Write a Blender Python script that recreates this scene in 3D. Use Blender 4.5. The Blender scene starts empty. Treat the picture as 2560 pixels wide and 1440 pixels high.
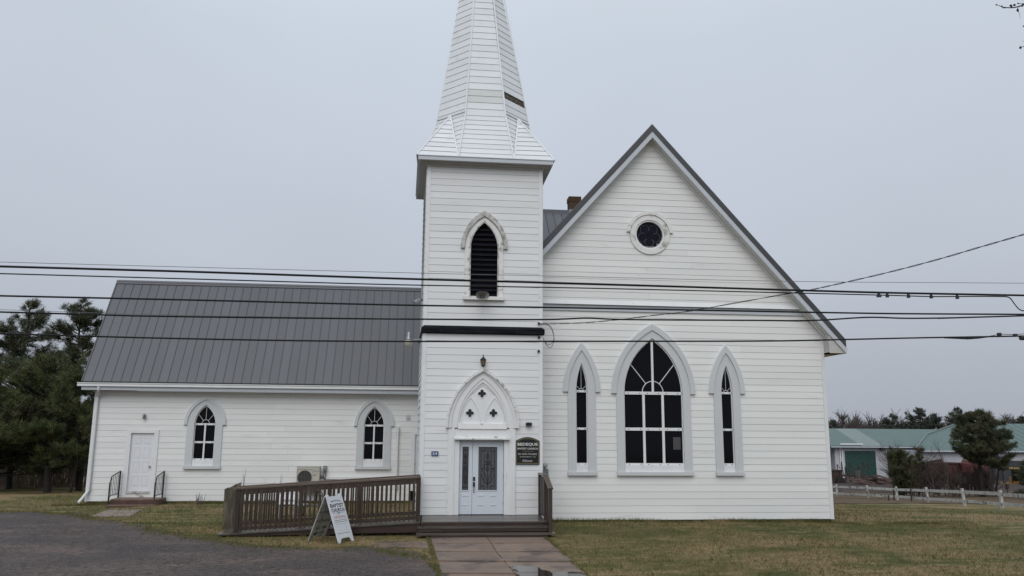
import bpy, math, random
import numpy as np
from mathutils import Vector, Matrix, noise as mnoise
R = random.Random(11)
S = bpy.context.scene
COL = S.collection

# ------------------------------------------------------------------ camera
CAMZ = 2.8
F = 2000.0
def _axes():
    Z = np.array([78, -11050, F], float); Z /= np.linalg.norm(Z)
    xv = 18720.0
    y = -(Z[0]*xv + Z[2]*F)/Z[1]
    X = np.array([xv, y, F]); X /= np.linalg.norm(X)
    return X, np.cross(Z, X), Z
AX, AY, AZ = _axes()
cam_d = bpy.data.cameras.new('camera'); cam = bpy.data.objects.new('camera', cam_d); COL.objects.link(cam)
M = Matrix(((AX[0], -AX[1], -AX[2], 0), (AY[0], -AY[1], -AY[2], 0), (AZ[0], -AZ[1], -AZ[2], CAMZ), (0, 0, 0, 1)))
cam.matrix_world = M
cam_d.sensor_width = 36; cam_d.lens = F/2560*36; cam_d.clip_end = 3000; cam_d.clip_start = .05
S.camera = cam

# ------------------------------------------------------------------ light
SUN_EL, SUN_AZ = math.radians(40), math.radians(196)      # azimuth clockwise from +Y
w = bpy.data.worlds.new('World'); S.world = w; w.use_nodes = True
nt = w.node_tree; nt.nodes.clear()
def wn(t, **k):
    n = nt.nodes.new(t)
    for a, b in k.items(): setattr(n, a, b)
    return n
tc = wn('ShaderNodeTexCoord'); sep = wn('ShaderNodeSeparateXYZ'); nt.links.new(tc.outputs['Generated'], sep.inputs[0])
ramp = wn('ShaderNodeValToRGB'); nt.links.new(sep.outputs['Z'], ramp.inputs[0])
cr = ramp.color_ramp
cr.elements[0].position = 0.0; cr.elements[0].color = (.415, .45, .51, 1)
cr.elements[1].position = 1.0; cr.elements[1].color = (.86, .93, 1.0, 1)
for p, c in ((.08, (.440, .480, .545)), (.20, (.515, .565, .65)), (.45, (.57, .635, .72)), (.7, (.74, .81, .9))):
    e = cr.elements.new(p); e.color = (*c, 1)
nz = wn('ShaderNodeTexNoise'); nz.inputs['Scale'].default_value = 1.6; nz.inputs['Detail'].default_value = 3
nt.links.new(tc.outputs['Generated'], nz.inputs['Vector'])
mr = wn('ShaderNodeMapRange'); mr.inputs['To Min'].default_value = .94*10; mr.inputs['To Max'].default_value = 1.06*10
mr.inputs['From Min'].default_value = .3; mr.inputs['From Max'].default_value = .7
nt.links.new(nz.outputs['Fac'], mr.inputs['Value'])
mul = wn('ShaderNodeVectorMath', operation='SCALE'); nt.links.new(ramp.outputs[0], mul.inputs[0]); nt.links.new(mr.outputs[0], mul.inputs['Scale'])
sky = wn('ShaderNodeTexSky', sky_type='NISHITA'); sky.sun_disc = False; sky.sun_elevation = SUN_EL; sky.sun_rotation = SUN_AZ; sky.dust_density = 5; sky.air_density = 2
hs = wn('ShaderNodeHueSaturation'); hs.inputs['Saturation'].default_value = .25; nt.links.new(sky.outputs[0], hs.inputs['Color'])
mx = wn('ShaderNodeMixRGB'); mx.inputs[0].default_value = .95
nt.links.new(hs.outputs[0], mx.inputs[1]); nt.links.new(mul.outputs[0], mx.inputs[2])
bg = wn('ShaderNodeBackground'); bg.inputs['Strength'].default_value = .1; nt.links.new(mx.outputs[0], bg.inputs['Color'])
wo = wn('ShaderNodeOutputWorld'); nt.links.new(bg.outputs[0], wo.inputs[0])
sl = bpy.data.lights.new('sun', 'SUN'); sl.energy = 1.3; sl.angle = math.radians(50); sl.color = (1, .97, .93)
sun = bpy.data.objects.new('sun', sl); COL.objects.link(sun)
sd = Vector((math.sin(SUN_AZ)*math.cos(SUN_EL), math.cos(SUN_AZ)*math.cos(SUN_EL), math.sin(SUN_EL)))
sun.rotation_euler = sd.to_track_quat('Z', 'Y').to_euler()
S.view_settings.view_transform = 'Standard'; S.view_settings.look = 'None'; S.view_settings.exposure = 0.0; S.view_settings.gamma = 1
S.view_settings.use_curve_mapping = False
S.cycles.use_adaptive_sampling = True; S.cycles.max_bounces = 6

# ------------------------------------------------------------------ picking points
def ray(px, py):
    d = np.array([px-1280, py-720, F], float)
    return np.array([d@AX, d@AY, d@AZ])
def P(px, py, Y):
    r = ray(px, py); r = r*(Y/r[1]); return Vector((r[0], Y, r[2]+CAMZ))
def PZ(px, py, z):
    r = ray(px, py); r = r*((z-CAMZ)/r[2]); return Vector((r[0], r[1], z))
def smooth(a, b, x):
    t = np.clip((x-a)/(b-a), 0, 1); return t*t*(3-2*t)                # also works with a > b
def gz(x, y):
    zr = np.interp(y, [0, 12, 18, 21.5, 24.5, 28, 36, 48, 62, 100, 140, 400], [-.1, .04, .12, .16, .13, .02, -.45, -1.15, -1.75, -2.85, -3.1, -3.3])
    zl = np.interp(y, [0, 12, 18, 21.5, 24.5, 28, 31, 36, 48, 62, 100, 140, 400], [-.1, .04, .14, .185, .235, .27, .28, .12, -.35, -.6, -1.2, -1.6, -2])
    zl = zl - .07*smooth(-9, -13, x)*smooth(24, 28, y)
    wt = smooth(7, 14, x)
    calm = 1-smooth(6, 3, np.hypot(x-1.8, (y-20)*.7))
    return zl*(1-wt)+zr*wt + calm*(.025*np.sin(x*.9+y*.3)*np.sin(y*.7+1) + .010*np.sin(x*2.3)*np.sin(y*1.9))
def G(px, py):
    r = ray(px, py); lo = None
    t = np.linspace(4, 400, 4000)/r[1]
    x = r[0]*t; y = r[1]*t; z = r[2]*t+CAMZ
    k = np.argmax(z < gz(x, y))
    return Vector((float(x[k]), float(y[k]), float(z[k])))

# ------------------------------------------------------------------ materials
MATS = {}
def mat(name, col, rough=.6, col2=None, nscale=4, namt=.5, bump=0, bscale=40, rand=0, spec=.5, metal=0, col3=None, n3scale=1.2, n3lo=.55, n3hi=.62, stretch=(1, 1, 1), detail=6, coat=0):
    m = bpy.data.materials.new(name); m.use_nodes = True
    t = m.node_tree; b = t.nodes['Principled BSDF']; L = t.links
    b.inputs['Roughness'].default_value = rough; b.inputs['Specular IOR Level'].default_value = spec; b.inputs['Metallic'].default_value = metal
    b.inputs['Coat Weight'].default_value = coat
    g = t.nodes.new('ShaderNodeNewGeometry')
    mp = t.nodes.new('ShaderNodeMapping'); mp.inputs['Scale'].default_value = stretch; L.new(g.outputs['Position'], mp.inputs[0])
    cur = t.nodes.new('ShaderNodeRGB'); cur.outputs[0].default_value = (*col, 1); out = cur.outputs[0]
    if col2 is not None:
        n = t.nodes.new('ShaderNodeTexNoise'); n.inputs['Scale'].default_value = nscale; n.inputs['Detail'].default_value = detail; L.new(mp.outputs[0], n.inputs['Vector'])
        r = t.nodes.new('ShaderNodeMapRange'); r.inputs['From Min'].default_value = .5-namt/2; r.inputs['From Max'].default_value = .5+namt/2; L.new(n.outputs['Fac'], r.inputs[0])
        x = t.nodes.new('ShaderNodeMixRGB'); x.inputs[2].default_value = (*col2, 1); L.new(r.outputs[0], x.inputs[0]); L.new(out, x.inputs[1]); out = x.outputs[0]
    if col3 is not None:
        n = t.nodes.new('ShaderNodeTexNoise'); n.inputs['Scale'].default_value = n3scale; n.inputs['Detail'].default_value = 8; n.inputs['Roughness'].default_value = .65
        L.new(mp.outputs[0], n.inputs['Vector'])
        r = t.nodes.new('ShaderNodeMapRange'); r.inputs['From Min'].default_value = n3lo; r.inputs['From Max'].default_value = n3hi; L.new(n.outputs['Fac'], r.inputs[0])
        x = t.nodes.new('ShaderNodeMixRGB'); x.inputs[2].default_value = (*col3, 1); L.new(r.outputs[0], x.inputs[0]); L.new(out, x.inputs[1]); out = x.outputs[0]
    if rand:
        o = t.nodes.new('ShaderNodeObjectInfo'); r = t.nodes.new('ShaderNodeMapRange'); r.inputs['To Min'].default_value = 1-rand; r.inputs['To Max'].default_value = 1+rand*.4
        L.new(o.outputs['Random'], r.inputs[0])
        x = t.nodes.new('ShaderNodeVectorMath'); x.operation = 'SCALE'; L.new(out, x.inputs[0]); L.new(r.outputs[0], x.inputs['Scale']); out = x.outputs[0]
    L.new(out, b.inputs['Base Color'])
    if bump:
        n = t.nodes.new('ShaderNodeTexNoise'); n.inputs['Scale'].default_value = bscale; n.inputs['Detail'].default_value = 5; L.new(mp.outputs[0], n.inputs['Vector'])
        u = t.nodes.new('ShaderNodeBump'); u.inputs['Strength'].default_value = 1; u.inputs['Distance'].default_value = bump; L.new(n.outputs['Fac'], u.inputs['Height']); L.new(u.outputs[0], b.inputs['Normal'])
    MATS[name] = m
    return m
WHITE = mat('white_siding', (.76, .76, .75), .55, (.70, .71, .71), 1.3, .6, .0012, 30, .045, .3, col3=(.60, .60, .57), n3scale=2.2, n3lo=.60, n3hi=.78, stretch=(.35, 1, 2.5))
TWHITE = mat('tower_siding', (.74, .75, .76), .55, (.68, .69, .70), 1.3, .6, .0012, 30, .045, .3, col3=(.58, .58, .56), n3scale=2.2, n3lo=.60, n3hi=.78, stretch=(.35, 1, 2.5))
SPIREW = mat('spire_board_paint', (.74, .76, .78), .5, (.66, .68, .71), 1.2, .6, .001, 30, .06, .4, col3=(.6, .6, .58), n3scale=2, n3lo=.60, n3hi=.75)
SPIREG = mat('spire_board_weathered', (.61, .625, .62), .6, (.55, .57, .56), 1.5, .6, .001, 30, .05, .3)
TRIM = mat('pale_grey_trim', (.565, .585, .60), .5, (.515, .535, .55), 1.6, .7, .0008, 20, .04, .35)
TRIMW = mat('white_trim', (.74, .75, .76), .5, (.66, .67, .68), 2.5, .6, .001, 20, .03, .35, col3=(.5, .5, .47), n3scale=3.2, n3lo=.63, n3hi=.74)
PEEL = mat('peeling_white_paint', (.74, .74, .73), .7, (.66, .66, .65), 3, .6, .003, 25, .03, .2, col3=(.34, .33, .30), n3scale=4.5, n3lo=.54, n3hi=.64)
PEEL2 = mat('badly_peeling_paint', (.62, .62, .60), .7, (.45, .45, .43), 3, .6, .003, 25, .03, .2, col3=(.27, .26, .24), n3scale=7, n3lo=.44, n3hi=.60)
BACK = mat('wall_sheathing', (.20, .20, .20), .8, (.14, .14, .14), 5)
FASCIA = mat('grey_fascia', (.52, .55, .60), .4, (.46, .49, .53), 1.5, .6, .0006, 20, .03, .4)
SOFFIT = mat('soffit', (.50, .50, .50), .6, (.44, .43, .41), 2, .6)
SOFFITL = mat('pale_soffit', (.64, .64, .62), .6, (.56, .55, .52), 2, .6)
WARM = mat('warm_soffit', (.55, .49, .40), .6, (.48, .42, .33), 2, .6)
METAL = mat('grey_metal_roof', (.094, .098, .113), .45, (.082, .086, .099), .8, .6, .0012, 3, .10, .5, stretch=(1, 1, .35))
METALD = mat('dark_roof_trim', (.055, .057, .064), .4, (.04, .042, .047), 2, .6, 0, 1, .05, .5)
GLASS = mat('dark_window_glass', (.006, .006, .008), .06, spec=.10)
GLASSG = mat('door_glass', (.095, .10, .11), .25, (.07, .076, .084), 20, .5, .002, 60, spec=.5)
LOUVER = mat('black_louver', (.008, .009, .014), .35, (.02, .02, .028), 6, .5, .001, 10, .2, .5)
BLACK = mat('black_metal', (.012, .012, .014), .4, (.02, .02, .022), 8)
CABLE = mat('cable_black', (.008, .008, .010), .55, spec=.3)
BAND = mat('dark_flashing', (.005, .006, .009), .8, (.020, .021, .025), 3, .4, .003, 12, .1, .08, stretch=(.5, 1, 3))
DOOR = mat('door_pale_blue', (.60, .645, .70), .4, (.56, .605, .66), 2, .6, 0, 1, 0, .4)
DOORW = mat('white_door', (.70, .71, .74), .4, (.66, .67, .70), 2, .6)
WOOD = mat('wet_brown_wood', (.055, .033, .022), .45, (.026, .017, .013), 3, .5, .003, 18, .38, .5, stretch=(5, 5, .8), col3=(.10, .07, .05), n3scale=2, n3lo=.58, n3hi=.72)
WOODT = mat('wet_rail_wood', (.12, .085, .062), .35, (.065, .046, .036), 3, .5, .002, 18, .2, .6, stretch=(.6, 4, 4))
DECK = mat('wet_deck_wood', (.115, .098, .085), .28, (.06, .05, .044), 3, .5, .003, 9, .25, .6, stretch=(.6, 5, 5))
RISER = mat('dark_riser_wood', (.055, .030, .022), .4, (.022, .014, .012), 2, .4, .003, 8, .25, .5, stretch=(.5, 1, 4))
GREYW = mat('weathered_grey_wood', (.105, .098, .070), .7, (.045, .040, .030), 4, .4, .004, 14, .25, .2, stretch=(4, 4, .6), col3=(.16, .15, .115), n3scale=3, n3lo=.5, n3hi=.62)
CONC = mat('wet_concrete', (.235, .165, .125), .5, (.165, .115, .088), 1.3, .5, .003, 60, .10, .5, col3=(.095, .072, .062), n3scale=1.1, n3lo=.50, n3hi=.60)
CONCL = mat('pale_concrete', (.27, .225, .19), .6, (.19, .155, .13), 2, .5, .003, 60, .08, .4)
REDC = mat('red_sandstone', (.085, .045, .034), .6, (.05, .027, .022), 3, .5, .006, 12, .05, .4, col3=(.13, .08, .06), n3scale=5, n3lo=.55, n3hi=.7)
REDT = mat('worn_step_tread', (.20, .13, .10), .55, (.13, .08, .06), 3, .5, .004, 12)
FOUND = mat('foundation', (.05, .038, .034), .7, (.02, .017, .016), 4, .5, .01, 8)
WATER = mat('still_water', (.025, .02, .017), .02, spec=.9)
BARK = mat('pine_bark', (.028, .021, .018), .85, (.012, .010, .009), 6, .5, .02, 12)
BARE = mat('bare_twigs', (.125, .10, .095), .8, (.07, .055, .052), 1, .6)
BARED = mat('dark_bare_twigs', (.085, .064, .056), .8, (.045, .035, .031), 1, .6)
BRUSH = mat('brush_stems', (.19, .145, .125), .8, (.10, .078, .068), 1, .6)
def leafmat(name, a, b, c):
    m = mat(name, a, .75, b, 1.4, .35, 0, 1, .08, .15, col3=c, n3scale=.9, n3lo=.54, n3hi=.66)
    return m
PINE = leafmat('pine_needles', (.055, .068, .040), (.095, .104, .056), (.115, .092, .058))
PINEL = leafmat('lush_pine_needles', (.062, .080, .036), (.11, .125, .052), (.125, .105, .052))
PINEF = leafmat('hazed_pine_needles', (.058, .068, .055), (.078, .088, .068), (.085, .082, .066))  # distance haze is mixed into this greyer needle colour
JUN = leafmat('small_conifer_needles', (.058, .070, .036), (.095, .10, .048), (.13, .092, .066))

# lawn and gravel with their own node graphs
def groundmat(name, layers, bump, bscale, rough, spec=.3, flecks=None):
    """layers: base colour then (colour, scale, detail, lo, hi, stretch) mixed on top by noise"""
    m = bpy.data.materials.new(name); m.use_nodes = True; t = m.node_tree; L = t.links; b = t.nodes['Principled BSDF']
    b.inputs['Roughness'].default_value = rough; b.inputs['Specular IOR Level'].default_value = spec
    g = t.nodes.new('ShaderNodeNewGeometry'); base = t.nodes.new('ShaderNodeRGB'); base.outputs[0].default_value = (*layers[0], 1); out = base.outputs[0]
    for i, (c, sc, de, lo, hi, st) in enumerate(layers[1:]):
        mp = t.nodes.new('ShaderNodeMapping'); mp.inputs['Scale'].default_value = st; mp.inputs['Location'].default_value = (i*13.7, i*7.1, 0); L.new(g.outputs['Position'], mp.inputs[0])
        n = t.nodes.new('ShaderNodeTexNoise'); n.inputs['Scale'].default_value = sc; n.inputs['Detail'].default_value = de; n.inputs['Roughness'].default_value = .6; L.new(mp.outputs[0], n.inputs['Vector'])
        r = t.nodes.new('ShaderNodeMapRange'); r.inputs['From Min'].default_value = lo; r.inputs['From Max'].default_value = hi; L.new(n.outputs['Fac'], r.inputs[0])
        x = t.nodes.new('ShaderNodeMixRGB'); x.inputs[2].default_value = (*c, 1); L.new(r.outputs[0], x.inputs[0]); L.new(out, x.inputs[1]); out = x.outputs[0]
    L.new(out, b.inputs['Base Color'])
    n = t.nodes.new('ShaderNodeTexNoise'); n.inputs['Scale'].default_value = bscale; n.inputs['Detail'].default_value = 6; L.new(g.outputs['Position'], n.inputs['Vector'])
    u = t.nodes.new('ShaderNodeBump'); u.inputs['Distance'].default_value = bump; L.new(n.outputs['Fac'], u.inputs['Height']); L.new(u.outputs[0], b.inputs['Normal'])
    return m
LAWN = groundmat('lawn_ground', [(.105, .102, .040),
    ((.235, .165, .088), .16, 6, .40, .53, (.9, 1.1, 1)), ((.062, .082, .025), .30, 7, .50, .60, (.8, 1.1, 1)),
    ((.27, .205, .11), 1.1, 6, .50, .68, (.6, 2.6, 1)), ((.045, .048, .020), 4, 6, .55, .68, (.5, 2.2, 1)), ((.065, .052, .024), 12, 5, .58, .68, (.5, 2.2, 1)), ((.31, .25, .15), 26, 3, .58, .72, (.6, 1.6, 1))], .07, 10, .9, .12)
FIELD = groundmat('dry_field', [(.125, .088, .060), ((.070, .056, .034), .4, 5, .45, .6, (1, 2, 1)), ((.17, .13, .09), 3, 5, .5, .65, (1, 2, 1))], .04, 9, .9, .1)
YARD = groundmat('farm_yard', [(.055, .043, .040), ((.085, .066, .060), .3, 5, .45, .6, (1, 2, 1)), ((.03, .026, .024), 1.5, 5, .5, .65, (1, 2, 1))], .06, 5, .9, .1)
GRAV = groundmat('gravel_ground', [(.092, .068, .059), ((.054, .044, .042), .35, 5, .42, .58, (.7, 1.2, 1)), ((.130, .092, .080), .9, 6, .50, .64, (.5, 1.5, 1)),
    ((.020, .017, .017), 7, 6, .50, .60, (.8, 1.5, 1)), ((.16, .14, .13), 18, 4, .56, .68, (1, 1, 1)), ((.34, .31, .30), 45, 2, .68, .73, (1, 1, 1))], .05, 20, .6, .3)
MUD = groundmat('muddy_edge', [(.085, .060, .045), ((.05, .055, .022), 2.5, 5, .45, .58, (1, 1, 1)), ((.11, .09, .06), 14, 4, .5, .65, (1, 1, 1))], .02, 22, .75, .3)
BLADE = leafmat('grass_blades', (.090, .096, .032), (.15, .135, .055), (.30, .225, .125))

# ------------------------------------------------------------------ mesh helpers
class MB:
    def __init__(s): s.v = []; s.f = []
    def add(s, vs, fs):
        k = len(s.v); s.v += [tuple(v) for v in vs]; s.f += [tuple(i+k for i in f) for f in fs]; return s
    def box(s, a, b):
        x0, y0, z0 = a; x1, y1, z1 = b
        return s.add([(x0, y0, z0), (x1, y0, z0), (x1, y1, z0), (x0, y1, z0), (x0, y0, z1), (x1, y0, z1), (x1, y1, z1), (x0, y1, z1)],
                     [(0, 3, 2, 1), (4, 5, 6, 7), (0, 1, 5, 4), (1, 2, 6, 5), (2, 3, 7, 6), (3, 0, 4, 7)])
    def hexa(s, bot, top):
        return s.add(list(bot)+list(top), [(0, 3, 2, 1), (4, 5, 6, 7), (0, 1, 5, 4), (1, 2, 6, 5), (2, 3, 7, 6), (3, 0, 4, 7)])
    def beam(s, p, q, w, h, up=(0, 0, 1)):
        p = Vector(p); q = Vector(q); d = (q-p).normalized(); u = Vector(up); sdv = d.cross(u)
        if sdv.length < 1e-4: sdv = d.cross(Vector((0, 1, 0)))
        sdv.normalize(); u = sdv.cross(d).normalized()
        c = [(-w/2, -h/2), (w/2, -h/2), (w/2, h/2), (-w/2, h/2)]
        return s.hexa([p+sdv*a+u*b for a, b in c], [q+sdv*a+u*b for a, b in c])
    def prism(s, pts, y0, y1):
        """polygon in (x, z) extruded from y0 (front) to y1"""
        n = len(pts)
        vs = [(x, y0, z) for x, z in pts]+[(x, y1, z) for x, z in pts]
        fs = [tuple(range(n)), tuple(range(2*n-1, n-1, -1))]+[(i, n+i, n+(i+1) % n, (i+1) % n) for i in range(n)]
        return s.add(vs, fs)
    def strip(s, A, B, y0, y1, closed=False):
        """ring between outline A (outer) and B (inner), both lists of (x, z)"""
        n = len(A); vs = []
        for (a, b) in zip(A, B): vs += [(a[0], y0, a[1]), (b[0], y0, b[1]), (b[0], y1, b[1]), (a[0], y1, a[1])]
        fs = []
        m = n if closed else n-1
        for i in range(m):
            k = 4*i; l = 4*((i+1) % n)
            for q in range(4): fs.append((k+q, k+(q+1) % 4, l+(q+1) % 4, l+q))
        if not closed: fs += [(0, 3, 2, 1), (4*n-4, 4*n-3, 4*n-2, 4*n-1)]
        return s.add(vs, fs)
    def tube(s, pts, r, n=6, r1=None, cap=True):
        pts = [Vector(p) for p in pts]; N = len(pts); base = len(s.v); ref = None
        for i, p in enumerate(pts):
            d = (pts[min(i+1, N-1)]-pts[max(i-1, 0)]).normalized()
            if ref is None: ref = d.orthogonal().normalized()
            ref = (ref-d*ref.dot(d))
            ref = ref.normalized() if ref.length > 1e-5 else d.orthogonal().normalized()
            o = d.cross(ref)
            rr = r[i] if isinstance(r, (list, tuple)) else (r if r1 is None else r+(r1-r)*i/(N-1))
            for k in range(n):
                a = 2*math.pi*k/n; s.v.append(tuple(p+ref*(rr*math.cos(a))+o*(rr*math.sin(a))))
        for i in range(N-1):
            for k in range(n):
                a = base+i*n+k; b = base+i*n+(k+1) % n; s.f.append((a, b, b+n, a+n))
        if cap: s.f.append(tuple(base+k for k in range(n-1, -1, -1))); s.f.append(tuple(base+(N-1)*n+k for k in range(n)))
        return s
    def lathe(s, prof, c, axis='z', n=16):
        base = len(s.v); c = Vector(c)
        for r, h in prof:
            for k in range(n):
                a = 2*math.pi*k/n; x, y = r*math.cos(a), r*math.sin(a)
                s.v.append(tuple(c+(Vector((x, y, h)) if axis == 'z' else Vector((x, h, y)) if axis == 'y' else Vector((h, x, y)))))
        for i in range(len(prof)-1):
            for k in range(n):
                a = base+i*n+k; b = base+i*n+(k+1) % n; s.f.append((a, b, b+n, a+n))
        s.f.append(tuple(base+k for k in range(n-1, -1, -1))); s.f.append(tuple(base+(len(prof)-1)*n+k for k in range(n)))
        return s
    def disc(s, c, r, y0, y1, n=24):
        return s.prism([(c[0]+r*math.cos(2*math.pi*k/n), c[1]+r*math.sin(2*math.pi*k/n)) for k in range(n)], y0, y1)
    def build(s, name, m, parent=None, smooth=False, bevel=0, **tags):
        me = bpy.data.meshes.new(name); me.from_pydata(s.v, [], s.f); me.validate(); 
        import bmesh
        bm = bmesh.new(); bm.from_mesh(me); bmesh.ops.recalc_face_normals(bm, faces=bm.faces)
        if bevel: bmesh.ops.bevel(bm, geom=list(bm.edges), offset=bevel, segments=1, affect='EDGES')
        bm.to_mesh(me); bm.free()
        if smooth: me.polygons.foreach_set('use_smooth', [True]*len(me.polygons))
        me.materials.append(m)
        o = bpy.data.objects.new(name, me); COL.objects.link(o)
        if parent: o.parent = parent
        for k, v in tags.items(): o[k] = v
        return o
def npmesh(name, V, FC, m, parent=None, **tags):
    """triangles from numpy arrays"""
    me = bpy.data.meshes.new(name); V = np.asarray(V, np.float32).reshape(-1, 3); FC = np.asarray(FC, np.int32).reshape(-1, 3)
    me.vertices.add(len(V)); me.vertices.foreach_set('co', V.ravel())
    me.loops.add(FC.size); me.loops.foreach_set('vertex_index', FC.ravel())
    me.polygons.add(len(FC)); me.polygons.foreach_set('loop_start', np.arange(0, FC.size, 3, dtype=np.int32)); me.polygons.foreach_set('loop_total', np.full(len(FC), 3, np.int32))
    me.update(calc_edges=True); me.materials.append(m)
    o = bpy.data.objects.new(name, me); COL.objects.link(o)
    if parent: o.parent = parent
    for k, v in tags.items(): o[k] = v
    return o
def thing(name, label, cat, group=None):
    o = bpy.data.objects.new(name, None); COL.objects.link(o); o.empty_display_size = .2
    o['label'] = label; o['category'] = cat
    if group: o['group'] = group
    return o
TC = {}
def pretext(body, shear=0, bold=0):
    """lettering meshes are made first, while the scene is still empty"""
    cu = bpy.data.curves.new('lettering', 'FONT'); cu.body = body; cu.shear = shear; cu.offset = bold; cu.resolution_u = 2
    t = bpy.data.objects.new('lettering', cu); COL.objects.link(t)
    dg = bpy.context.evaluated_depsgraph_get(); me = bpy.data.meshes.new_from_object(t.evaluated_get(dg)); bpy.data.objects.remove(t)
    TC[body] = me
for b_, sh_, bo_ in (('BEDEQUE', 0, .03), ('BAPTIST CHURCH', 0, .02), ('EST. MEMBERS OF THE CBAC', 0, 0), ('REV. STEVEN TOWNSEND', 0, 0), ('WORSHIP SERVICE  11:00', 0, 0), ('Welcome', .4, 0),
                     ('~ * ~', 0, 0), ('54', 0, .02), ('Panasonic', 0, .01), ('inverter', 0, 0), ('BAPTIST', 0, .03), ('CHURCH', 0, .03), ('OFFERING', 0, 0), ('SUN DAY', 0, 0), ('..  .:', 0, 0),
                     ('IN THE BARN', 0, .01), ('SAT AUG', 0, .01), ('9-1 PM', 0, .01)): pretext(b_, sh_, bo_)
def text(body, c, wdt, hgt, m, parent, u=Vector((1, 0, 0)), v=Vector((0, 0, 1)), off=0, name='lettering', shear=0, bold=0, arc=0):
    """flat raised lettering fitted in wdt x hgt, centred on c, u/v reading axes"""
    me = TC[body].copy(); me.name = name
    n = len(me.vertices); co = np.zeros(n*3, np.float32); me.vertices.foreach_get('co', co); co = co.reshape(-1, 3)
    lo = co.min(0); hi = co.max(0); s = (hi-lo); s[s == 0] = 1
    x = ((co[:, 0]-lo[0])/s[0]-.5)*wdt; y = ((co[:, 1]-lo[1])/s[1]-.5)*hgt
    y = y - arc*(x/(wdt/2))**2
    nn = u.cross(v).normalized()
    W = np.array(c)[None]+x[:, None]*np.array(u)[None]+y[:, None]*np.array(v)[None]+off*np.array(nn)[None]
    me.vertices.foreach_set('co', W.astype(np.float32).ravel()); me.update(); me.materials.clear(); me.materials.append(m)
    o = bpy.data.objects.new(name, me); COL.objects.link(o); o.parent = parent
    return o
def arch(cx, wd, zb, zs, za, n=9):
    """pointed arch outline from bottom left over the apex to bottom right"""
    h = za-zs; hw = wd/2; r = (h*h+hw*hw)/(2*hw); c = r-hw; a1 = math.atan2(h, c)
    left = [(cx+c-r*math.cos(a1*k/n), zs+r*math.sin(a1*k/n)) for k in range(n+1)]
    right = [(2*cx-x, z) for x, z in reversed(left[:-1])]
    pts = left+right
    if zb is not None: pts = [(cx-hw, zb)]+pts+[(cx+hw, zb)]
    return pts
def arch_half(wd, zs, za, z):
    h = za-zs; hw = wd/2; r = (h*h+hw*hw)/(2*hw); c = r-hw
    if z <= zs: return hw
    if z >= za: return 0
    return max(0, math.sqrt(max(0, r*r-(z-zs)**2))-c)

# ------------------------------------------------------------------ ground
def sheet(name, xs, ys, m, dz=0, **tags):
    Xg, Yg = np.meshgrid(xs, ys); Zg = gz(Xg, Yg)+dz
    V = np.stack([Xg, Yg, Zg], -1).reshape(-1, 3); nx = len(xs); ny = len(ys)
    i = (np.arange(ny-1)[:, None]*nx+np.arange(nx-1)[None]).ravel()
    FC = np.concatenate([np.stack([i, i+1, i+nx+1], -1), np.stack([i, i+nx+1, i+nx], -1)])
    o = npmesh(name, V, FC, m, **tags)
    o.data.polygons.foreach_set('use_smooth', [True]*len(o.data.polygons)); return o
xs = np.concatenate([np.linspace(-600, -40, 20), np.linspace(-39, 60, 200), np.linspace(64, 700, 20)])
ys = np.concatenate([np.linspace(-60, 8, 10), np.linspace(9, 62, 130), np.linspace(64, 160, 40), np.linspace(180, 1500, 14)])
sheet('lawn', xs, ys, LAWN, kind='structure')

def poly_sheet(name, outline, m, dz, step=.35, jag=.12, seed=0, **tags):
    """sheet draped on the ground inside an outline of (x, y) points; the rim is roughened"""
    pts = []
    n = len(outline)
    for i in range(n):
        a = Vector(outline[i]); b = Vector(outline[(i+1) % n]); k = max(1, int((b-a).length/step))
        for j in range(k): pts.append(a.lerp(b, j/k))
    nv = []
    for i, p in enumerate(pts):
        d = (pts[(i+1) % len(pts)]-pts[i-1]).normalized(); q = Vector((-d.y, d.x))
        s = mnoise.noise(Vector((p.x*1.1, p.y*1.1, seed)))*jag*1.6+mnoise.noise(Vector((p.x*5, p.y*5, seed+9)))*jag*.7
        nv.append(p+q*s)
    import bmesh
    bm = bmesh.new(); vs = [bm.verts.new((p.x, p.y, 0)) for p in nv]
    f = bm.faces.new(vs)
    bmesh.ops.triangulate(bm, faces=[f])
    x0 = min(p.x for p in nv); x1 = max(p.x for p in nv); y0 = min(p.y for p in nv); y1 = max(p.y for p in nv)
    st = max(.5, (x1-x0)/60)
    for k in range(1, int((x1-x0)/st)+1):
        bmesh.ops.bisect_plane(bm, geom=bm.verts[:]+bm.edges[:]+bm.faces[:], plane_co=(x0+k*st, 0, 0), plane_no=(1, 0, 0))
    st = max(.5, (y1-y0)/40)
    for k in range(1, int((y1-y0)/st)+1):
        bmesh.ops.bisect_plane(bm, geom=bm.verts[:]+bm.edges[:]+bm.faces[:], plane_co=(0, y0+k*st, 0), plane_no=(0, 1, 0))
    for v in bm.verts: v.co.z = float(gz(v.co.x, v.co.y))+dz
    bmesh.ops.recalc_face_normals(bm, faces=bm.faces)
    me = bpy.data.meshes.new(name); bm.to_mesh(me); bm.free(); me.materials.append(m)
    for p in me.polygons: p.use_smooth = True
    o = bpy.data.objects.new(name, me); COL.objects.link(o)
    for k, v in tags.items(): o[k] = v
    return o
gp = [(-60, 1283), (0, 1283), (94, 1283), (192, 1292.5), (234, 1303), (305, 1312), (398, 1334), (492, 1351), (560, 1362), (640, 1374), (720, 1372), (800, 1379), (930, 1377), (1000, 1392), (1060, 1402), (1098, 1440)]
edge = [G(*p).xy for p in gp]
grav_out = [tuple(p) for p in edge]+[(edge[-1].x+.3, 11), (edge[-1].x+.5, -30), (-45, -30), (-45, edge[0].y+3)]
sheet('farm_yard', np.linspace(18, 300, 60), np.linspace(63, 190, 40), YARD, .03, kind='structure')
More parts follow.
